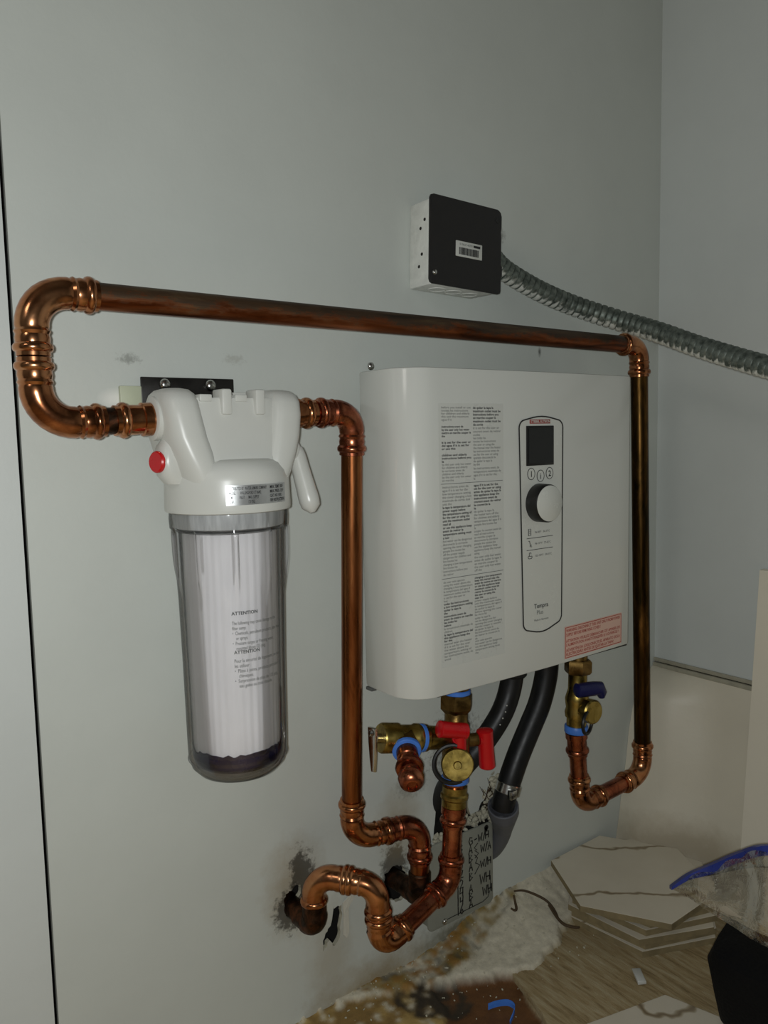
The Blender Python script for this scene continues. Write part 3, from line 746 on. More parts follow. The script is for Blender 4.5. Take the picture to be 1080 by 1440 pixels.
# pleated cartridge
bm = B(); seg = 160; rings = []
for z, kr in ((.2085, 1.0), (.15, 1), (.08, .99), (.04, .98), (.0, .975), (-.006, .97)):
    ring = []
    for k in range(seg):
        a = 2*PI*k/seg; r = (.0445 - (.2085-z)*.006)*kr; r += (.0002 if k % 4 < 2 else -.0002) + .0008*noise.noise(V((math.cos(a)*9, math.sin(a)*9, z*14)))
        ring.append(bm.verts.new((fx+r*math.cos(a), fy+r*math.sin(a), z + (0 if z > 0 else .003*noise.noise(V((math.cos(a)*3, math.sin(a)*3, 4)))))))
    rings.append(ring)
for a, b in zip(rings, rings[1:]):
    for k in range(seg): bm.faces.new((a[k], a[(k+1) % seg], b[(k+1) % seg], b[k]))
bm.faces.new(rings[0][::-1]); bm.faces.new(rings[-1])
cart = obj('filter_cartridge', bm, M['pleat'], fl, label='white pleated filter cartridge')
bm = B(); lathe(bm, (fx, fy, 0), (0, 0, 1), [(-.0020, .0430), (-.0022, .0436), (-.0065, .0440), (-.012, .0436), (-.0155, .0430), (-.0200, .0400), (-.0235, .0300), (-.0240, .018)], 48);  # tapering lower part is added so the clear bottom looks dark, as if refracting
for v in bm.verts:
    if v.co.z > -.003: v.co.z += .0070*noise.noise(V((v.co.x*160, v.co.y*160, 2.2)))
obj('sediment_and_dark_base', bm, M['sediment'], fl, label='blue-black sediment at the foot of the cartridge')
bm = B(); lathe(bm, (fx, fy, 0), (0, 0, 1), [(-.0142, .0476), (-.0150, .0490), (-.0158, .0476)], 48, caps=False); obj('bowl_seam', bm, M['clear'], sump)
place_text('sump_print', text_mesh('ATTENTION', .0044, bold=.03), M['inkgrey'], sump, wrap(.0506, -.46, .1350), fit=None)
place_text('sump_print', text_mesh('The following may cause damage to the\nfilter sump:\n•  Chemicals, petroleum products, pipe dope\n    or sprays.\n•  Pressure surges or freezing water,\n    mounted above 125 psig.', .0042), M['inkgrey'], sump, wrap(.0506, -.46, .1290), fit=(.052, .0280))
place_text('sump_print', text_mesh('ATTENTION', .0044, bold=.03), M['inkgrey'], sump, wrap(.0504, -.44, .0985), fit=None)
place_text('sump_print', text_mesh('Pour la sécurité du logement, ne pas\nles utiliser :\n•  Pâtes à joints, produits pétroliers ou\n    chimiques.\n•  Surpression de plus de 125 psig,\n    eau gelée ou très chaude.', .0042), M['inkgrey'], sump, wrap(.0504, -.44, .0935), fit=(.052, .0280))

# ================================================================== COPPER LINE A: filter -> over the top -> heater cold side
la = thing('copper_supply_line', (-.35, -.085, .42), 'long tarnished copper pipe looping over the heater from the filter to the right-hand valve', 'pipe')
A0 = V((fx-.0715, -.085, .3150)); A1 = V((-.7515, -.085, .3115)); A2 = V((-.7515, -.085, .4203)); A3 = V((.0585, -.085, .4155)); A4 = V((.0780, -.085, -.2205)); A5 = V((-.0640, -.085, -.2280)); A6 = V((-.0745, -.085, -.118))
a, b, _ = elbow(la, A1, A0, A2, M['cop'], R=.029, Lb=.0245)
a2, b2, _ = elbow(la, A2, A1, A3, M['cop'], R=.029, La=.0245)
d = (A0-a).normalized()
adapter(la, A0 - d*.0005, -d, .034, M['cop'])
pipe(la, a, A0-d*.034, M['cop_old'], ext=.004)
c, dd, _ = elbow(la, A3, A2, A4, M['cop'], R=.022, Lb=.023, La=.02)
pipe(la, b2, c, M['cop_h'], label='long tarnished level pipe')
e1, e2, _ = elbow(la, A4, A3, A5, M['cop'], R=.026)
pipe(la, dd, e1, M['cop_v'], r=PR+.0003, label='dark tarnished upright pipe')
g1, g2, _ = elbow(la, A5, A4, A6, M['cop'], R=.022)
pipe(la, e2, g1, M['cop_red'])
dv = (A6-A5).normalized()
pipe(la, g2, g2+dv*.03, M['cop_red'])
adapter(la, A6, -dv, .036, M['cop_red'])

# cold valve (right)
vr = thing('cold_water_valve', A6, 'brass isolation valve with dark blue handle under the heater on the right', 'valve')
Z1 = V((-.0700, -.085, -.004)); ax = (Z1-A6); Lv = ax.length; ax.normalize()
bm = B(); lathe(bm, A6, ax, [(-.001, .0155), (0, .0162), (.008, .0162), (.009, .0155)], 24); obj('blue_ring', bm, M['bluering'], vr)
bm = B(); lathe(bm, A6, ax, [(.006, .0135), (.020, .0135), (.021, .0155), (.028, .0165), (.034, .0148), (.040, .0158), (.047, .0165), (.053, .0148), (.060, .0128), (.088, .0128)], 24)
vb = obj('valve_body', bm, M['brass'], vr)
bm = B(); lathe(bm, A6+ax*.082, ax, [(0, .0165), (.003, .0188), (.017, .0188), (.020, .0165)], 6); lathe(bm, A6+ax*.100, ax, [(0, .0125), (Lv-.098, .0125)], 16); obj('union_nut', bm, M['brass_dark'], vr)
dn = V((-.10, -.98, .08)).normalized(); q = A6 + ax*.034
bm = B(); lathe(bm, q+dn*.006, dn, [(0, .0095), (.020, .0095)], 16); lathe(bm, q+dn*.022, dn, [(0, .0155), (.001, .0165), (.009, .0165), (.011, .0145)], 24); dc = obj('drain_cap', bm, M['brass'], vr)
for v in dc.data.vertices: pass
def strap(parent, cen, s, t, R, r=.0024, a0=0, a1=300, name='cap_strap'):
    bm = B(); pts = [cen + s*(R*math.cos(math.radians(a)))+t*(R*math.sin(math.radians(a))) for a in [a0+(a1-a0)*k/24 for k in range(25)]]
    sweep(bm, pts, r, 8); return obj(name, bm, M['rubber'], parent)
capc = q+dn*.036; s1 = V((.85, .25, 0)).normalized()
strap(vr, capc + V((-.010, .006, -.013)), s1, V((0, 0, 1)), .0150, a0=95, a1=415)
hq = A6 + ax*.066; hd = V((-.40, -.90, .05)).normalized()
bm = B(); sweep(bm, [hq, hq+hd*.028], .006, 12); obj('valve_stem', bm, M['brass_dark'], vr)
bm = B(); hp = hq+hd*.026; hdir = V((.95, -.30, -.02)).normalized()
sweep(bm, [hp-hdir*.016, hp-hdir*.014, hp+hdir*.012, hp+hdir*.020, hp+hdir*.024+V((0, 0, -.007)), hp+hdir*.0245+V((0, 0, -.014))], [.007, .0098, .0098, .0095, .0075, .004], 14); obj('valve_handle', bm, M['blue'], vr, label='dark blue handle')

# ================================================================== COPPER LINE B: filter -> wall stub (centre)
lb = thing('copper_outlet_line', (-.43, -.07, .05), 'upright copper pipe between the filter and the heater, ending at the dark middle wall stub', 'pipe')
B0 = V((fx+.0715, -.085, .3200)); B1 = V((-.4365, -.085, .3215)); B2 = V((-.4265, -.0480, -.1735)); B3 = V((-.3395, -.0665, -.1740)); B4 = V((-.3415, -.0665, -.2640)); B5 = V((-.3265, .035, -.2850))
d = (B1-B0).normalized()
a, b, _ = elbow(lb, B1, B0, B2, M['cop_red'], R=.021, La=.025)
adapter(lb, B0, d, .027, M['cop'])
pipe(lb, B0+d*.02, a, M['cop_red'], ext=.008)
c, dd, _ = elbow(lb, B2, B1, B3, M['cop'], R=.027)
pipe(lb, b, c, M['cop_dull'], label='long upright copper pipe')
e1, e2, _ = elbow(lb, B3, B2, B4, M['cop_red'], R=.024)
if (e1-dd).length > .002: pipe(lb, dd, e1, M['cop_red'], ext=.004)
def old_elbow(parent, c, p, q, R=.014):
    c = V(c); a = (V(p)-c).normalized(); b = (V(q)-c).normalized(); pts = []; ang = a.angle(b); T = R/math.tan(ang/2)
    pa, pb = c+a*T, c+b*T; cen = c+(a+b).normalized()*(R/math.sin(ang/2)); n = (pa-cen).cross(pb-cen).normalized()
    pts = [pa+a*.018, pa+a*.016, pa+a*.001]; rad = [PR+.0006, PR+.0022, PR+.0022]
    for k in range(7):
        v = (pa-cen).copy(); v.rotate(Matrix.Rotation((PI-ang)*k/6, 3, n)); pts.append(cen+v); rad.append(PR+.003)
    pts += [pb+b*.001, pb+b*.016, pb+b*.018]; rad += [PR+.0022, PR+.0022, PR+.0006]
    return obj('stub_elbow', sweep(B(), pts, rad, 22), M['cop_old'], parent, label='old blackened soldered elbow'), pa+a*.018, pb+b*.018
_, pa, pb = old_elbow(lb, B4, B3, B5)
pipe(lb, e2, pa, M['cop_dull'], ext=.006)
d = (B5-pb).normalized(); o = obj('stub_pipe', sweep(B(), [pb-d*.006, B5+d*.03], PR, 20), M['cop_old'], lb)

# ================================================================== COPPER LINE C: hot valve -> low loop -> wall stub (left)
lc = thing('copper_hot_line', (-.40, -.09, -.24), 'low zigzag copper line from the red-handled valve to the leftmost wall stub', 'pipe')
C0 = V((-.483, .04, -.2585)); C1 = V((-.4790, -.0470, -.2590)); C2 = V((-.4797, -.0470, -.1975)); C3 = V((-.4290, -.1005, -.2045)); C4 = V((-.4270, -.1010, -.2820)); C5 = V((-.3190, -.0975, -.2415)); C6 = V((-.3060, -.0940, -.1245)); C7 = V((-.2995, -.0920, -.004))
_, pa, pb = old_elbow(lc, C1, C2, C0, R=.013)
d = (C0-pb).normalized(); obj('stub_pipe', sweep(B(), [pb-d*.006, C0+d*.02], PR, 20), M['cop_old'], lc)
a, b, _ = elbow(lc, C2, C1, C3, M['cop'], R=.022, La=.014, Lb=.0205)
pipe(lc, pa, a, M['cop_old'], ext=.006)
c, dd, _ = elbow(lc, C3, C2, C4, M['cop'], R=.020, La=.0205, Lb=.0205)
e1, e2, _ = elbow(lc, C4, C3, C5, M['cop'], R=.017, La=.0205, Lb=.018)
g1, g2, _ = elbow(lc, C5, C4, C6, M['cop_red'], R=.022, La=.018, Lb=.02)
pipe(lc, e2, g1, M['cop_red'], label='slanting copper pipe')
if (b-c).length > .002: pipe(lc, b, c, M['cop'], ext=.004)
if (dd-e1).length > .002: pipe(lc, dd, e1, M['cop'], ext=.004)
dv = (C6-C5).normalized()
pipe(lc, g2, C6, M['cop_red'], ext=.004)
adapter(lc, C6-dv*.026, -dv, .026, M['cop_red'])
bm = B(); lathe(bm, C6-dv*.006, dv, [(-.022, .0125), (-.020, .0150), (-.012, .0150), (-.010, .0168), (-.006, .0168), (-.004, .0150), (.004, .0150)], 20); obj('wrapped_joint', bm, M['brass'], lc, label='brass joint wrapped in sealing tape')

# hot valve (left) with relief valve
vl = thing('hot_water_valve', C6, 'brass valve with two red handles under the heater on the left', 'valve')
ax = (C7-C6); Lv = ax.length; ax.normalize()
bm = B(); lathe(bm, C6, ax, [(.003, .0155), (.004, .0168), (.009, .0168), (.010, .0155)], 24); obj('blue_ring', bm, M['bluering'], vl)
bm = B(); lathe(bm, C6, ax, [(.008, .0145), (.016, .0150), (.040, .0165), (.060, .0172), (.075, .0160), (.078, .0140), (.092, .0140)], 24); obj('valve_body', bm, M['brass_dark'], vl)
bm = B(); lathe(bm, C6+ax*.088, ax, [(0, .0150), (.006, .0205), (.020, .0205), (.023, .0180)], 6, rot=.3); lathe(bm, C6+ax*.105, ax, [(0, .015), (Lv-.102, .015)], 20); obj('union_nut', bm, M['brass_dark'], vl)
bm = B(); lathe(bm, C6+ax*.1105, ax, [(0, .0158), (.001, .0168), (.005, .0168), (.006, .0158)], 24); obj('blue_ring', bm, M['bluering'], vl)
# side branch to the relief valve
J = C6+ax*.057; RV = V((-.3960, -.0760, -.0500)); sd = (RV-J).normalized(); LL = (RV-J).length
bm = B(); lathe(bm, J+sd*.006, sd, [(0, .0130), (.034, .0140), (.036, .0158), (.041, .0158)], 24); obj('side_branch', bm, M['brass'], vl)
bm = B(); lathe(bm, J+sd*.0455, sd, [(0, .0150), (.001, .0164), (.0045, .0164), (.0055, .0150)], 24); obj('blue_ring', bm, M['bluering'], vl)
rv = V(J+sd*.050); bm = B(); lathe(bm, rv, sd, [(0, .0150), (.002, .0165), (.008, .0165), (.010, .0150), (LL-.050-.018, .0150), (LL-.050-.016, .0172), (LL-.050+.004, .0172), (LL-.050+.006, .0160)], 24)
rbody = obj('relief_valve', bm, M['brass'], vl, label='brass relief valve')
oq = J+sd*(.050+.020); od = V((-.50, -.80, -.30)).normalized()
bm = B(); lathe(bm, oq, od, [(.0, .0150), (.014, .0165), (.018, .0165)], 6); obj('outlet_nut', bm, M['brass_dark'], rbody)
bm = B(); lathe(bm, oq, od, [(.018, .0150), (.019, .0166), (.023, .0166), (.024, .0150)], 24); obj('blue_ring', bm, M['bluering'], vl)
bm = B(); lathe(bm, oq, od, [(.022, .0125), (.036, .0125), (.037, .0115), (.045, .0115), (.046, .0150), (.050, .0160), (.054, .0150), (.055, .0118), (.062, .0118), (.063, .0135), (.066, .0145), (.074, .0130), (.078, .0095), (.079, .0060), (.0765, .0050)], 24); obj('outlet_stub', bm, M['cop_red'], vl, label='copper outlet stub')
tq = RV + sd*.002; bm = B()
lathe(bm, tq, sd, [(0, .006), (.010, .006)], 12); tl0 = tq+sd*.012+V((0, 0, .006))
bl = [(-.0055, .006), (.0055, .006), (.0050, -.012), (.0038, -.030), (.0022, -.046), (-.0022, -.046), (-.0038, -.030), (-.0050, -.012)]
pv = V((.30, -.95, 0)).normalized()
prism(bm, [tl0 + pv*a_ + V((0, 0, b_)) for a_, b_ in bl], sd*.003, .0006); lathe(bm, tl0+sd*.003, sd, [(0, .004), (.002, .004), (.003, .003)], 12); obj('test_lever', bm, M['steel'], rbody, label='steel test lever')
# red handles
dn = V((-.58, -.77, .22)).normalized()
def red_handle(stem0, stem1, p, q, r=.0072):
    bm = B(); sweep(bm, [stem0, stem1], .0062, 14); p, q = V(p), V(q); d = (q-p).normalized()
    sweep(bm, [p-d*.001, p, p.lerp(q, .5), q, q+d*.001], [r*.8, r, r*.95, r, r*.8], 16); return obj('valve_handle', bm, M['red'], vl, label='red handle')
hc = C6+ax*.070 + dn*.026
red_handle(C6+ax*.055+dn*.016, C6+ax*.060+dn*.026, hc+V((-.024, .004, .006)), hc+V((.010, -.002, -.003)), .0098)
bm = B(); sweep(bm, [hc+V((.003, 0, .002)), hc+V((.004, .001, -.024))], .0080, 14); obj('handle_neck', bm, M['red'], vl)
sb = V((1, -.35, -.03)).normalized(); sp0 = C6+ax*.052
bm = B(); lathe(bm, sp0+sb*.008, sb, [(0, .008), (.020, .008)], 14); obj('valve_stem', bm, M['brass_dark'], vl)
e_ = sp0+sb*.038
bm = B(); sweep(bm, [e_-sb*.008, e_+sb*.002], [.0075, .0085], 14); sweep(bm, [e_+V((0, 0, .0115)), e_+V((0, 0, .010)), e_+V((.002, 0, -.012)), e_+V((.004, 0, -.036)), e_+V((.004, 0, -.038))], [.007, .0102, .0096, .0100, .008], 16); obj('valve_handle', bm, M['red'], vl, label='red upright handle')
# drain cap and strap
cq = C6+ax*.030; bm = B(); lathe(bm, cq+dn*.010, dn, [(0, .011), (.018, .011)], 18); lathe(bm, cq+dn*.024, dn, [(0, .0178), (.001, .0190), (.010, .0190), (.0115, .0178), (.0115, .005), (.014, .004)], 28); obj('drain_cap', bm, M['brass'], vl)
strap(vl, cq+dn*.031+V((-.0050, .003, .001)), V((.80, -.60, 0)), V((.15, .15, 1)).normalized(), .0215, r=.0026, a0=75, a1=300)

# ================================================================== HOSES, FITTING
def hose(name, P, r, label, cat, rad=None):
    pts = catmull(P, 8); return prop(obj(name, sweep(B(), pts, r, 20), M['rubber']), label, cat)
h1 = thing('power_cable_hose', (-.19, -.05, -.08), 'black hose going from the heater down behind the red handles into the wall hole', 'hose')
P = [(-.166, -.055, -.004), (-.170, -.054, -.040), (-.185, -.052, -.075), (-.212, -.045, -.110), (-.240, -.030, -.145), (-.248, -.005, -.185), (-.249, .018, -.215), (-.249, .045, -.250)]
obj('hose_tube', sweep(B(), catmull(P, 8), .0150, 22), M['rubber'], h1)
bm = B(); lathe(bm, (-.166, -.055, -.001), (-.06, .01, -1), [(0, .0190), (.024, .0190), (.027, .0165)], 22); obj('hose_collar', bm, M['rubber'], h1)
for k, (x, y, z) in enumerate(((-.1905, -.067, -.060), (-.1930, -.067, -.068), (-.197, -.066, -.076), (-.201, -.065, -.084))):
    bm = B(); bmesh.ops.create_icosphere(bm, subdivisions=1, radius=.0011, matrix=Matrix.Translation((x, y, z))); obj('paint_speck', bm, M['housing'], h1)
h2 = thing('conduit_hose', (-.12, -.05, -.10), 'black hose curving from the heater down to the grey elbow fitting', 'hose')
P = [(-.099, -.055, -.004), (-.101, -.054, -.040), (-.112, -.052, -.078), (-.130, -.050, -.110), (-.150, -.049, -.142), (-.166, -.0485, -.172), (-.1755, -.0460, -.200), (-.1765, -.0445, -.212)]
obj('hose_tube', sweep(B(), catmull(P, 8), .0158, 22), M['rubber'], h2)
bm = B(); lathe(bm, (-.099, -.055, -.001), (0, 0, -1), [(0, .0185), (.012, .0185), (.014, .0165)], 22); obj('hose_collar', bm, M['rubber'], h2)
bm = B(); cd_ = (V((-.176, -.048, -.197))-V((-.168, -.0485, -.178))).normalized(); cp = V((-.1672, -.0485, -.1790))
lathe(bm, cp, cd_, [(0, .0164), (.001, .0174), (.013, .0174), (.014, .0164)], 26); box(bm, (-.006, -.004, -.006), (.006, .003, .006), .001, Matrix.Translation(cp+cd_*.006+V((-.010, -.0165, -.001)))); obj('hose_clamp', bm, M['steel'], h2, label='steel hose clamp')
pf = thing('conduit_fitting', (-.185, -.03, -.24), 'grey plastic elbow fitting joining the black hose to the wall', 'fitting')
P = [(-.1760, -.0440, -.2100), (-.1715, -.0400, -.2220), (-.1640, -.0320, -.2400), (-.1570, -.0220, -.2600), (-.1530, -.0100, -.2800), (-.1515, .0030, -.2980), (-.1510, .02, -.3140)]
pts = catmull(P, 6); n = len(pts)
obj('fitting_body', sweep(B(), pts, [.0195 if i < 9 else max(.0140, .0185-.0006*(i-9)) for i in range(n)], 24), M['pvc'], pf)
bm = B(); lathe(bm, pts[0], pts[0]-pts[1], [(-.014, .0195), (-.012, .0212), (-.001, .0212), (0, .0195), (0, .0165)], 26); obj('fitting_collar', bm, M['pvc'], pf)

# ================================================================== STEEL PLATE with handwriting
pl = thing('cover_plate', (-.21, 0, -.32), 'grey metal cover plate with black handwriting low on the wall', 'plate')
PX0, PX1, PZ0, PZ1 = -.2908, -.1728, -.3610, -.2425
PY = -.0175
rr = .008; P = []
for cx_, cz_, a0 in ((PX1-rr, PZ1-rr, 0), (PX0+rr, PZ1-rr, 90), (PX0+rr, PZ0+rr, 180), (PX1-rr, PZ0+rr, 270)):
    for k in range(5): a = math.radians(a0+90*k/4); P.append((cx_+rr*math.cos(a), PY, cz_+rr*math.sin(a)))
bm = B(); prism(bm, P, (0, -.0025, 0), .0005); obj('plate', bm, M['plate'], pl)
screw(pl, (-.263, PY-.0025, -.3545), (0, -1, 0), .0042)
bm = B(); box(bm, (PX0+.004, PY+.0002, PZ0+.004), (PX1-.004, -.0005, PZ0+.055), .001); obj('box_side', bm, M['plate'], pl)
bm = B(); ribbon(bm, [(-.258, PY-.0026, -.3535), (-.22, PY-.0026, -.3535), (-.193, PY-.0026, -.3535), (-.183, PY-.0026, -.350), (-.178, PY-.0026, -.340), (-.178, PY-.0026, -.320)], .0010, V((0, -1, 0)), .0003); obj('pen_line', bm, M['ink'], pl, smooth=False)
G = {'0': [[(.5, 1), (.1, .8), (.05, .3), (.4, 0), (.8, .3), (.8, .8), (.5, 1)]], '1': [[(.4, 1), (.4, 0)]], '2': [[(.1, .8), (.4, 1), (.8, .8), (.6, .4), (.1, .05), (.9, .05)]],
     '4': [[(.2, 1), (.1, .45), (.8, .5)], [(.75, 1), (.7, 0)]], '6': [[(.6, 1), (.2, .6), (.1, .2), (.5, 0), (.8, .2), (.6, .45), (.2, .35)]], '8': [[(.6, .55), (.2, .8), (.5, 1), (.8, .8), (.2, .25), (.5, 0), (.8, .25), (.5, .5)]],
     'A': [[(.05, 0), (.45, 1), (.85, 0)], [(.2, .4), (.75, .4)]], 'B': [[(.15, 0), (.15, 1), (.7, .8), (.2, .55), (.85, .3), (.15, 0)]], 'G': [[(.85, .85), (.4, 1), (.1, .5), (.4, .05), (.85, .2), (.85, .5), (.5, .5)]],
     'W': [[(0, 1), (.2, 0), (.5, .7), (.75, 0), (1, 1)]], 'H': [[(.1, 0), (.1, 1)], [(.85, 0), (.85, 1)], [(.1, .5), (.85, .5)]], '/': [[(.1, -.1), (.7, 1.15)]], '-': [[(.1, .5), (.8, .5)]], ' ': [],
     '<': [[(.9, 1), (.1, .5), (.9, 0)]], '>': [[(.1, 1), (.9, .5), (.1, 0)]]}
rh = random.Random(5)
YH = PY-.0026
def hand(s, x, z, h, wd=.0017, adv=.74):
    h *= 1.08; z -= h*.07
    bm = B()
    for ch in s:
        for st in G[ch]:
            ribbon(bm, [(x+(a+rh.uniform(-.05, .05))*h*.66, YH, z+(b+rh.uniform(-.05, .05))*h) for a, b in st], wd, V((0, -1, 0)), .0003)
        x += h*adv if ch not in '1/' else h*.48
    obj('handwriting', bm, M['ink'], pl, smooth=False)
for i, (a, z) in enumerate((('8', -.2556), ('8', -.2676), ('0', -.2768), ('0', -.2870), ('12', -.2985), ('12', -.3130), ('14', -.3250), ('14', -.3370), ('16', -.3495))):
    hand(a, -.2365 if len(a) == 1 else -.2415, z-.0055, .0112)
for a, z in (('G', -.2583), ('A', -.2703), ('B', -.2829), ('A', -.2950), ('B', -.3085), ('A', -.3262), ('B', -.3369), ('A', -.3477)):
    hand(a, -.2185, z-.0055, .0115)
hand('-W/H', -.2085, -.2630, .0100); hand('W/A', -.1960, -.2800, .0100); hand('W/H', -.1965, -.3020, .0100); hand('WH', -.1975, -.3255, .0130); hand('WH', -.1930, -.3440, .0120)
for pts in ([(-.2030, -.2745), (-.2080, -.2700), (-.2010, -.2650)], [(-.2070, -.2740), (-.2000, -.2800), (-.2070, -.2850)], [(-.2065, -.2920), (-.1980, -.2975), (-.2075, -.3080)], [(-.2060, -.2930), (-.2020, -.2860), (-.2075, -.2800)]):
    bm = B(); ribbon(bm, [(x, YH, z) for x, z in pts], .0013, V((0, -1, 0)), .0003); obj('handwriting', bm, M['ink'], pl, smooth=False)
bm = B(); lathe(bm, (-.1850, YH+.0002, -.2480), (0, -1, 0), [(0, .0040), (.0006, .0038)], 12); box(bm, (-.1885, YH-.0004, -.2540), (-.1830, YH+.0002, -.2470), .0002); obj('ink_blot', bm, M['ink'], pl)

# crumbs of broken plaster around the wall hole: one loose mass
bm = B(); rc = random.Random(11)
def crumbs(lo, hi, n, s0, s1):
    for _ in range(n):
        p = [rc.uniform(a, b) for a, b in zip(lo, hi)]; s = rc.uniform(s0, s1)
        mm = Matrix.Translation(p) @ Matrix.Rotation(rc.uniform(0, 6), 4, V((rc.random(), rc.random(), rc.random()+.1)).normalized()) @ Matrix.Diagonal((s, s*rc.uniform(.4, .9), s*rc.uniform(.5, 1.8), 1))
        bmesh.ops.create_icosphere(bm, subdivisions=1, radius=1.0, matrix=mm)
crumbs((-.212, -.003, -.253), (-.158, .006, -.236), 60, .0015, .005); crumbs((-.172, -.002, -.235), (-.150, .004, -.200), 45, .001, .004)
crumbs((-.266, -.003, -.262), (-.244, .006, -.245), 26, .002, .006); crumbs((-.158, -.004, -.205), (-.143, .004, -.185), 10, .003, .006)
cr_ = obj('plaster_crumbs', bm, M['gyp'], None, smooth=False, kind='stuff'); prop(cr_, 'broken white plaster around the hole above the cover plate', 'plaster')
bm = B(); 
for k in range(14):
    x = rc.uniform(-.176, -.155); z = rc.uniform(-.238, -.205); p = V((x, rc.uniform(-.008, .0), z))
    sweep(bm, [p, p+V((rc.uniform(-.006, .006), -.004, rc.uniform(.004, .012))), p+V((rc.uniform(-.010, .010), rc.uniform(-.008, .004), rc.uniform(.012, .022)))], [.0008, .0007, .0003], 5)
fr = obj('insulation_fibres', bm, M['twig'], None, kind='stuff'); prop(fr, 'frayed fibres beside the grey fitting', 'fibres')
# torn paper flap by the black slot
bm = B(); P = [(-.4125, -.0010, -.2800), (-.4010, -.0050, -.2700), (-.3980, -.0060, -.2745), (-.4075, -.0062, -.2860), (-.4065, -.0050, -.3180), (-.4090, -.0030, -.3260), (-.4125, -.0010, -.3220), (-.4115, -.0010, -.2960)]
prism(bm, P, (.0004, -.0012, 0)); o = obj('paper_flap', bm, M['paper'], None, smooth=False); prop(o, 'torn flap of wallboard paper beside the narrow black slot', 'paper')

# ================================================================== JUNCTION BOX + CONDUIT
jb = thing('junction_box', (-.236, 0, .525), 'square electrical junction box with a black lid and white painted sides', 'junction box')
bm = B(); box(bm, (-.2885, -.047, .4735), (-.1850, -.0005, .5760), .004)
for v in bm.verts: v.co += .0006*noise.noise_vector(v.co*90)
jb.rotation_euler = (0, .032, 0)
jbb = obj('box_body', bm, M['heater'], jb); jbb.data.materials[0] = plain('old_white_paint', srgb(228, 229, 222), .5, var=.10, scale=70, bump=.7)
for x, y in ((-.262, -.024), (-.236, -.024), (-.209, -.024)):
    bm = B(); lathe(bm, (x, y, .4737), (0, 0, -1), [(0, .0120), (.0008, .0118), (.0008, .0100), (.0002, .0098)], 24); obj('knockout', bm, jbb.data.materials[0], jb)
for z in (.498, .512, .543, .552):
    bm = B(); lathe(bm, (-.2886, -.026+.012*(z*40 % 1-.5), z), (-1, 0, 0), [(0, .0021), (.0004, .0019)], 10); obj('side_hole', bm, M['dark'], jb)
P = [(-.2900, .5775), (-.1865, .5775), (-.1830, .5765), (-.1800, .5740), (-.1785, .5695), (-.1785, .5560), (-.1795, .5500), (-.1788, .5440), (-.1785, .5100), (-.1765, .5080), (-.1765, .4960), (-.1785, .4945), (-.1785, .4775), (-.1795, .4745), (-.1830, .4732), (-.2905, .4735), (-.2940, .4748), (-.2955, .4785), (-.2955, .5725), (-.2940, .5760)]
P = [(x, -.0472, z) for x, z in P]
bm = B(); prism(bm, P, (0, -.0030, 0), .0008); lid = obj('box_lid', bm, M['lid'], jb, smooth=False)
screw(jb, (-.2885, -.0502, .4865), (0, -1, 0), .0036, label='lid screw')
bm = B(); lathe(bm, (-.1855, -.0500, .5640), (0, -1, 0), [(0, .0040), (.0006, .0038), (.0004, .002)], 14); obj('screw_hole', bm, M['black_plastic'], jb)
bm = B(); box(bm, (-.2555, -.0510, .5105), (-.2125, -.0500, .5290), .0008); st = obj('barcode_sticker', bm, M['label'], jb, label='white sticker with bar code')
bm = B(); x = -.2505; rb2 = random.Random(2)
while x < -.2185:
    ww = rb2.choice((.0005, .0008, .0013)); box(bm, (x, -.0514, .5130), (x+ww, -.0509, .5215)); x += ww+rb2.choice((.0006, .0009))
obj('bar_code', bm, M['ink'], st, smooth=False)
place_text('sticker_print', text_mesh('0 78627 48390 1', .0035), M['inkgrey'], st, lambda x, y: V((-.2500+x, -.0513, .5240+y)), fit=None)
bm = B(); box(bm, (-.2270, -.0514, .5238), (-.2160, -.0509, .5265)); obj('sticker_mark', bm, M['ink'], st, smooth=False)
fc = thing('flexible_conduit', (-.05, -.06, .46), 'ribbed metal flexible conduit running from the junction box out to the right', 'conduit')
P = [(-.184, -.027, .5270), (-.165, -.028, .5160), (-.1450, -.0300, .5050), (-.100, -.040, .4855), (-.0513, -.0560, .4680), (-.005, -.093, .4470), (.018, -.140, .4270), (.0285, -.205, .3985), (.0300, -.2838, .3695), (.028, -.36, .345), (.024, -.44, .325)]
pts = catmull(P, 40); acc = [0]
for a, b in zip(pts, pts[1:]): acc.append(acc[-1]+(b-a).length)
pitch = .0090; L = acc[-1]; rs = []; ps = []; i = 0; s = 0; per = [(0, .0120), (.12, .0134), (.45, .0140), (.80, .0136), (.93, .0124)]
k = 0
while s < L-.001:
    for fr_, rad in per:
        t = k*pitch+fr_*pitch
        if t >= L: break
        while acc[i+1] < t: i += 1
        u = (t-acc[i])/(acc[i+1]-acc[i]); ps.append(pts[i].lerp(pts[i+1], u)); rs.append(rad)
    k += 1; s = k*pitch
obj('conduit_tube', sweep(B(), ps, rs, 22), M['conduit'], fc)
bm = B(); d = (V(P[1])-V(P[0])).normalized(); lathe(bm, V(P[0])-d*.002, d, [(0, .0145), (.002, .0158), (.008, .0158), (.009, .0145), (.020, .0145), (.021, .0135)], 20); obj('connector', bm, M['conduit'], fc)

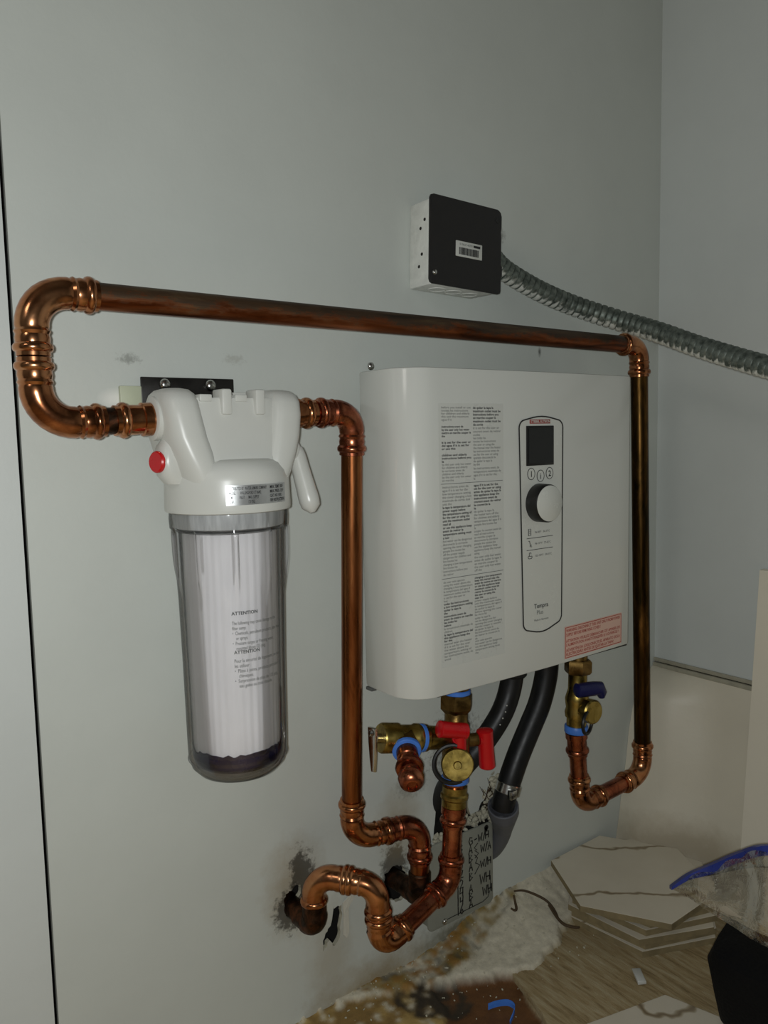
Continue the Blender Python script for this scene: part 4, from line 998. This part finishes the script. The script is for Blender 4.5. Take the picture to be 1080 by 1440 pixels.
# ================================================================== TILES, FLOOR DEBRIS
def hexpts(cx_, cy_, z, R_, ang):
    return [(cx_+R_*math.cos(ang+k*PI/3), cy_+R_*math.sin(ang+k*PI/3), z) for k in range(6)]
TH = .0085
def tile(cx_, cy_, z, R_, ang, label, group=None, tilt=None):
    bm = B(); prism(bm, hexpts(0, 0, 0, R_, 0), (0, 0, TH), .0008)
    for f in bm.faces:
        f.material_index = 0 if f.normal.z > .5 and f.calc_center_median().z > TH*.9 else 1
    bm.normal_update()
    me = bpy.data.meshes.new('hexagon_tile'); bmesh.ops.recalc_face_normals(bm, faces=bm.faces); bm.to_mesh(me); bm.free()
    for f in me.polygons: f.material_index = 0 if f.normal.z > .6 else 1
    me.materials.append(M['tile']); me.materials.append(M['tile_side'])
    o = bpy.data.objects.new('hexagon_tile', me); COL.objects.link(o); o.location = (cx_, cy_, z); o.rotation_euler = (tilt[0] if tilt else 0, tilt[1] if tilt else 0, ang)
    return prop(o, label, 'tile', group)
ZF = -.4043
ord_ = ['lowest', 'second lowest', 'middle', 'fourth from the bottom', 'second from the top']
A38 = math.radians(37.6)
offs = [(.000, -.000, 0), (.004, .003, .03), (-.002, .000, -.03), (.007, .004, .03), (.011, .008, .09)]
for k in range(5):
    dx, dy, da = offs[k]
    tile(.031+dx, -.116+dy, ZF+k*(TH+.0001), .112, A38+da, 'hexagonal marble-look tile, the %s of the stack in the corner' % ord_[k], 'stacked hexagonal tiles')
tile(.0225, -.108, ZF+5*(TH+.0001)+.0002, .118, math.radians(1.4), 'hexagonal marble-look tile lying on top of the stack in the corner', 'stacked hexagonal tiles')
tile(-.186, -.336, -.4040, .118, math.radians(46.5), 'hexagonal tile lying alone on the floor at the bottom edge of the photo')
# leaning board at far right
bm = B(); Pm = [(.2250, -.185, .088), (.1600, -.198, -.404), (.1600, -.60, -.404), (.2250, -.60, .088)]
prism(bm, Pm, (-.010, 0, -.0012)); o = obj('leaning_board', bm, M['board'], None, smooth=False); prop(o, 'pale flat board leaning against the right wall at the photo edge', 'board')
# twig-like dry strips, hook, chip, blue clip
def zf(x, y): return -.4030 + .036*smooth01(-.30, -.13, x)*math.exp(y/.055)
def strip(name, P, r, mat, label, cat, lift=.002):
    pts = catmull([(x, y, zf(x, y)+lift+dz) for x, y, dz in P], 6); n = len(pts)
    return prop(obj(name, sweep(B(), pts, [r*(.6+.4*math.sin(PI*min(1, (i+1)/(n)))) for i in range(n)], 7), mat), label, cat)
strip('dry_strip', [(-.123, -.012, .004), (-.108, -.017, .004), (-.094, -.030, .003), (-.088, -.044, .003), (-.090, -.060, .002), (-.098, -.076, .0)], .0019, M['twig'], 'long thin dark dry strip lying left of the tile stack', 'strip')
strip('dry_strip', [(-.092, -.050, .004), (-.098, -.070, .003), (-.100, -.086, .003), (-.092, -.098, .003), (-.086, -.102, .003)], .0022, M['twig'], 'short forked dark strip against the lowest tile', 'strip')
strip('wire_hook', [(-.130, -.018, .006), (-.135, -.026, .004), (-.140, -.033, .003), (-.1445, -.033, .003), (-.1465, -.0285, .003)], .0020, M['twig'], 'small dark J-shaped bent wire on the plaster', 'hook')
bm = B(); box(bm, (-.013, -.0055, 0), (.013, .0055, .005), .001, Matrix.Translation((-.0955, -.206, -.4040)) @ Matrix.Rotation(.95, 4, 'Z')); 
for v in bm.verts: v.co += .0018*noise.noise_vector(v.co*120)
o = obj('plaster_chip', bm, M['housing'], None); prop(o, 'white oblong chip lying on the worn board', 'chip')
bm = B(); pts = catmull([(-.2800, -.121, -.412), (-.2690, -.126, -.410), (-.2585, -.134, -.409), (-.2575, -.144, -.409), (-.2650, -.150, -.410), (-.2790, -.1570, -.412)], 6)
rows = []
for i, p in enumerate(pts):
    rows.append([bm.verts.new(p+V((0, 0, 0))), bm.verts.new(p+V((.0028, .0028, .0005))), bm.verts.new(p+V((.0028, .0028, .0058))), bm.verts.new(p+V((0, 0, .0052)))])
for a, b in zip(rows, rows[1:]):
    for k in range(4): bm.faces.new((a[k], a[(k+1) % 4], b[(k+1) % 4], b[k]))
bm.faces.new(rows[0]); bm.faces.new(rows[-1])
o = obj('blue_strip', bm, M['bluering'], None); prop(o, 'bent bright blue plastic strip in the brown pit', 'strip')
bm = B(); rc = random.Random(21)
for _ in range(170):
    x = rc.uniform(-.46, -.06); y = -rc.random()**1.5*.16-.004; s = rc.uniform(.0005, .0016)
    mm = Matrix.Translation((x, y, zf(x, y)+.0012 - (.006 if (x > -.24 and y < -.1) else 0))) @ Matrix.Rotation(rc.uniform(0, 6), 4, V((rc.random(), rc.random(), rc.random()+.1)).normalized()) @ Matrix.Diagonal((s*rc.uniform(.6, 2), s, s*.7, 1))
    bmesh.ops.create_icosphere(bm, subdivisions=1, radius=1.0, matrix=mm)
o = obj('floor_grit', bm, M['gyp'], None, smooth=False, kind='stuff'); prop(o, 'loose plaster grit scattered on the floor by the wall', 'grit')

# ================================================================== BLACK BAG and ZIP BAG
bm = B(); loft(bm, [(-.3950, -.020, -.405, .068, .104, 5), (-.385, -.022, -.405, .072, .108, 5), (-.35, -.028, -.405, .080, .112, 5), (-.312, -.034, -.405, .087, .114, 4.5), (-.296, -.036, -.405, .083, .109, 4), (-.287, -.036, -.405, .066, .090, 3)], 56)
rotm = Matrix.Translation((-.022, -.405, 0)) @ Matrix.Rotation(math.radians(12), 4, 'Z') @ Matrix.Translation((.022, .405, 0))
for v in bm.verts:
    v.co = rotm @ v.co
    v.co += .004*noise.noise_vector(v.co*22)*(1 if v.co.z > -.39 else 0)
o = obj('black_bag', bm, M['fabric'], None); prop(o, 'black fabric bag standing on the floor at the right edge', 'bag')
zb = thing('zip_bag', (-.05, -.30, -.28), 'clear plastic bag with a blue zip seal lying over the black bag', 'bag')
S = catmull([(-.0653, -.2298, -.2795), (-.058, -.250, -.256), (-.0490, -.274, -.2363), (-.050, -.310, -.205), (-.0570, -.3480, -.1775), (-.045, -.40, -.168), (-.02, -.46, -.172)], 8)
Bt = catmull([(-.0653, -.2300, -.2830), (-.066, -.252, -.282), (-.0711, -.289, -.2840), (-.082, -.325, -.2795), (-.098, -.362, -.2720), (-.095, -.41, -.2700), (-.075, -.46, -.2720)], 8)
bm = B(); nn = len(S); K = 16
outw = V((-.62, -.70, .35)).normalized()
def layer(sign, amp):
    g = []
    for i in range(nn):
        ti = i/(nn-1); row = []
        for k in range(K+1):
            t = k/K; p = S[i].lerp(Bt[i], t); bul = math.sin(PI*t)**.8*min(1, ti*2.2)
            p = p + outw*sign*amp*bul + .0045*noise.noise_vector(p*30 + V((0, 0, 3*sign)))*min(1, ti*3)*math.sin(PI*t)**.4
            row.append(bm.verts.new(p))
        g.append(row)
    for i in range(nn-1):
        for k in range(K): bm.faces.new((g[i][k], g[i+1][k], g[i+1][k+1], g[i][k+1]))
layer(1, .020); layer(-1, .022)
obj('bag_film', bm, M['bagfilm'], zb, recalc=False)
bm = B(); rows = []
dd = [((Bt[i]-S[i]).normalized() if (Bt[i]-S[i]).length > 1e-3 else V((0, 0, -1))) for i in range(nn)]
dd[0] = dd[1]
for i in range(nn):
    wz = .004 + .007*min(1, i/(nn*.35)); p = S[i]; n_ = outw*.0055
    rows.append([bm.verts.new(p+n_), bm.verts.new(p+dd[i]*wz+n_), bm.verts.new(p+dd[i]*wz-n_), bm.verts.new(p-n_)])
for a, b in zip(rows, rows[1:]):
    for k in range(4): bm.faces.new((a[k], a[(k+1) % 4], b[(k+1) % 4], b[k]))
bm.faces.new(rows[0]); bm.faces.new(rows[-1])
obj('zip_seal', bm, M['bluezip'], zb, label='blue zip seal')
bm = B()
def pack(sign):
    g = []
    for i in range(nn//4, nn):
        ti = (i-nn//4)/(nn-1-nn//4); row = []
        for k in range(13):
            t = .24 + .66*k/12; p = S[i].lerp(Bt[i], t); bul = math.sin(PI*k/12)**.6*min(1, .15+ti*4)
            row.append(bm.verts.new(p + outw*sign*.013*bul + .005*noise.noise_vector(p*26+V((5, 0, 0)))*bul))
        g.append(row)
    return g
ga, gb = pack(1), pack(-1)
for g in (ga, gb):
    for r1, r2 in zip(g, g[1:]):
        for k in range(12): bm.faces.new((r1[k], r2[k], r2[k+1], r1[k+1]))
bmesh.ops.remove_doubles(bm, verts=bm.verts, dist=.0002)
obj('bag_contents', bm, M['contents'], zb, label='pale crumpled wrapping inside the bag')
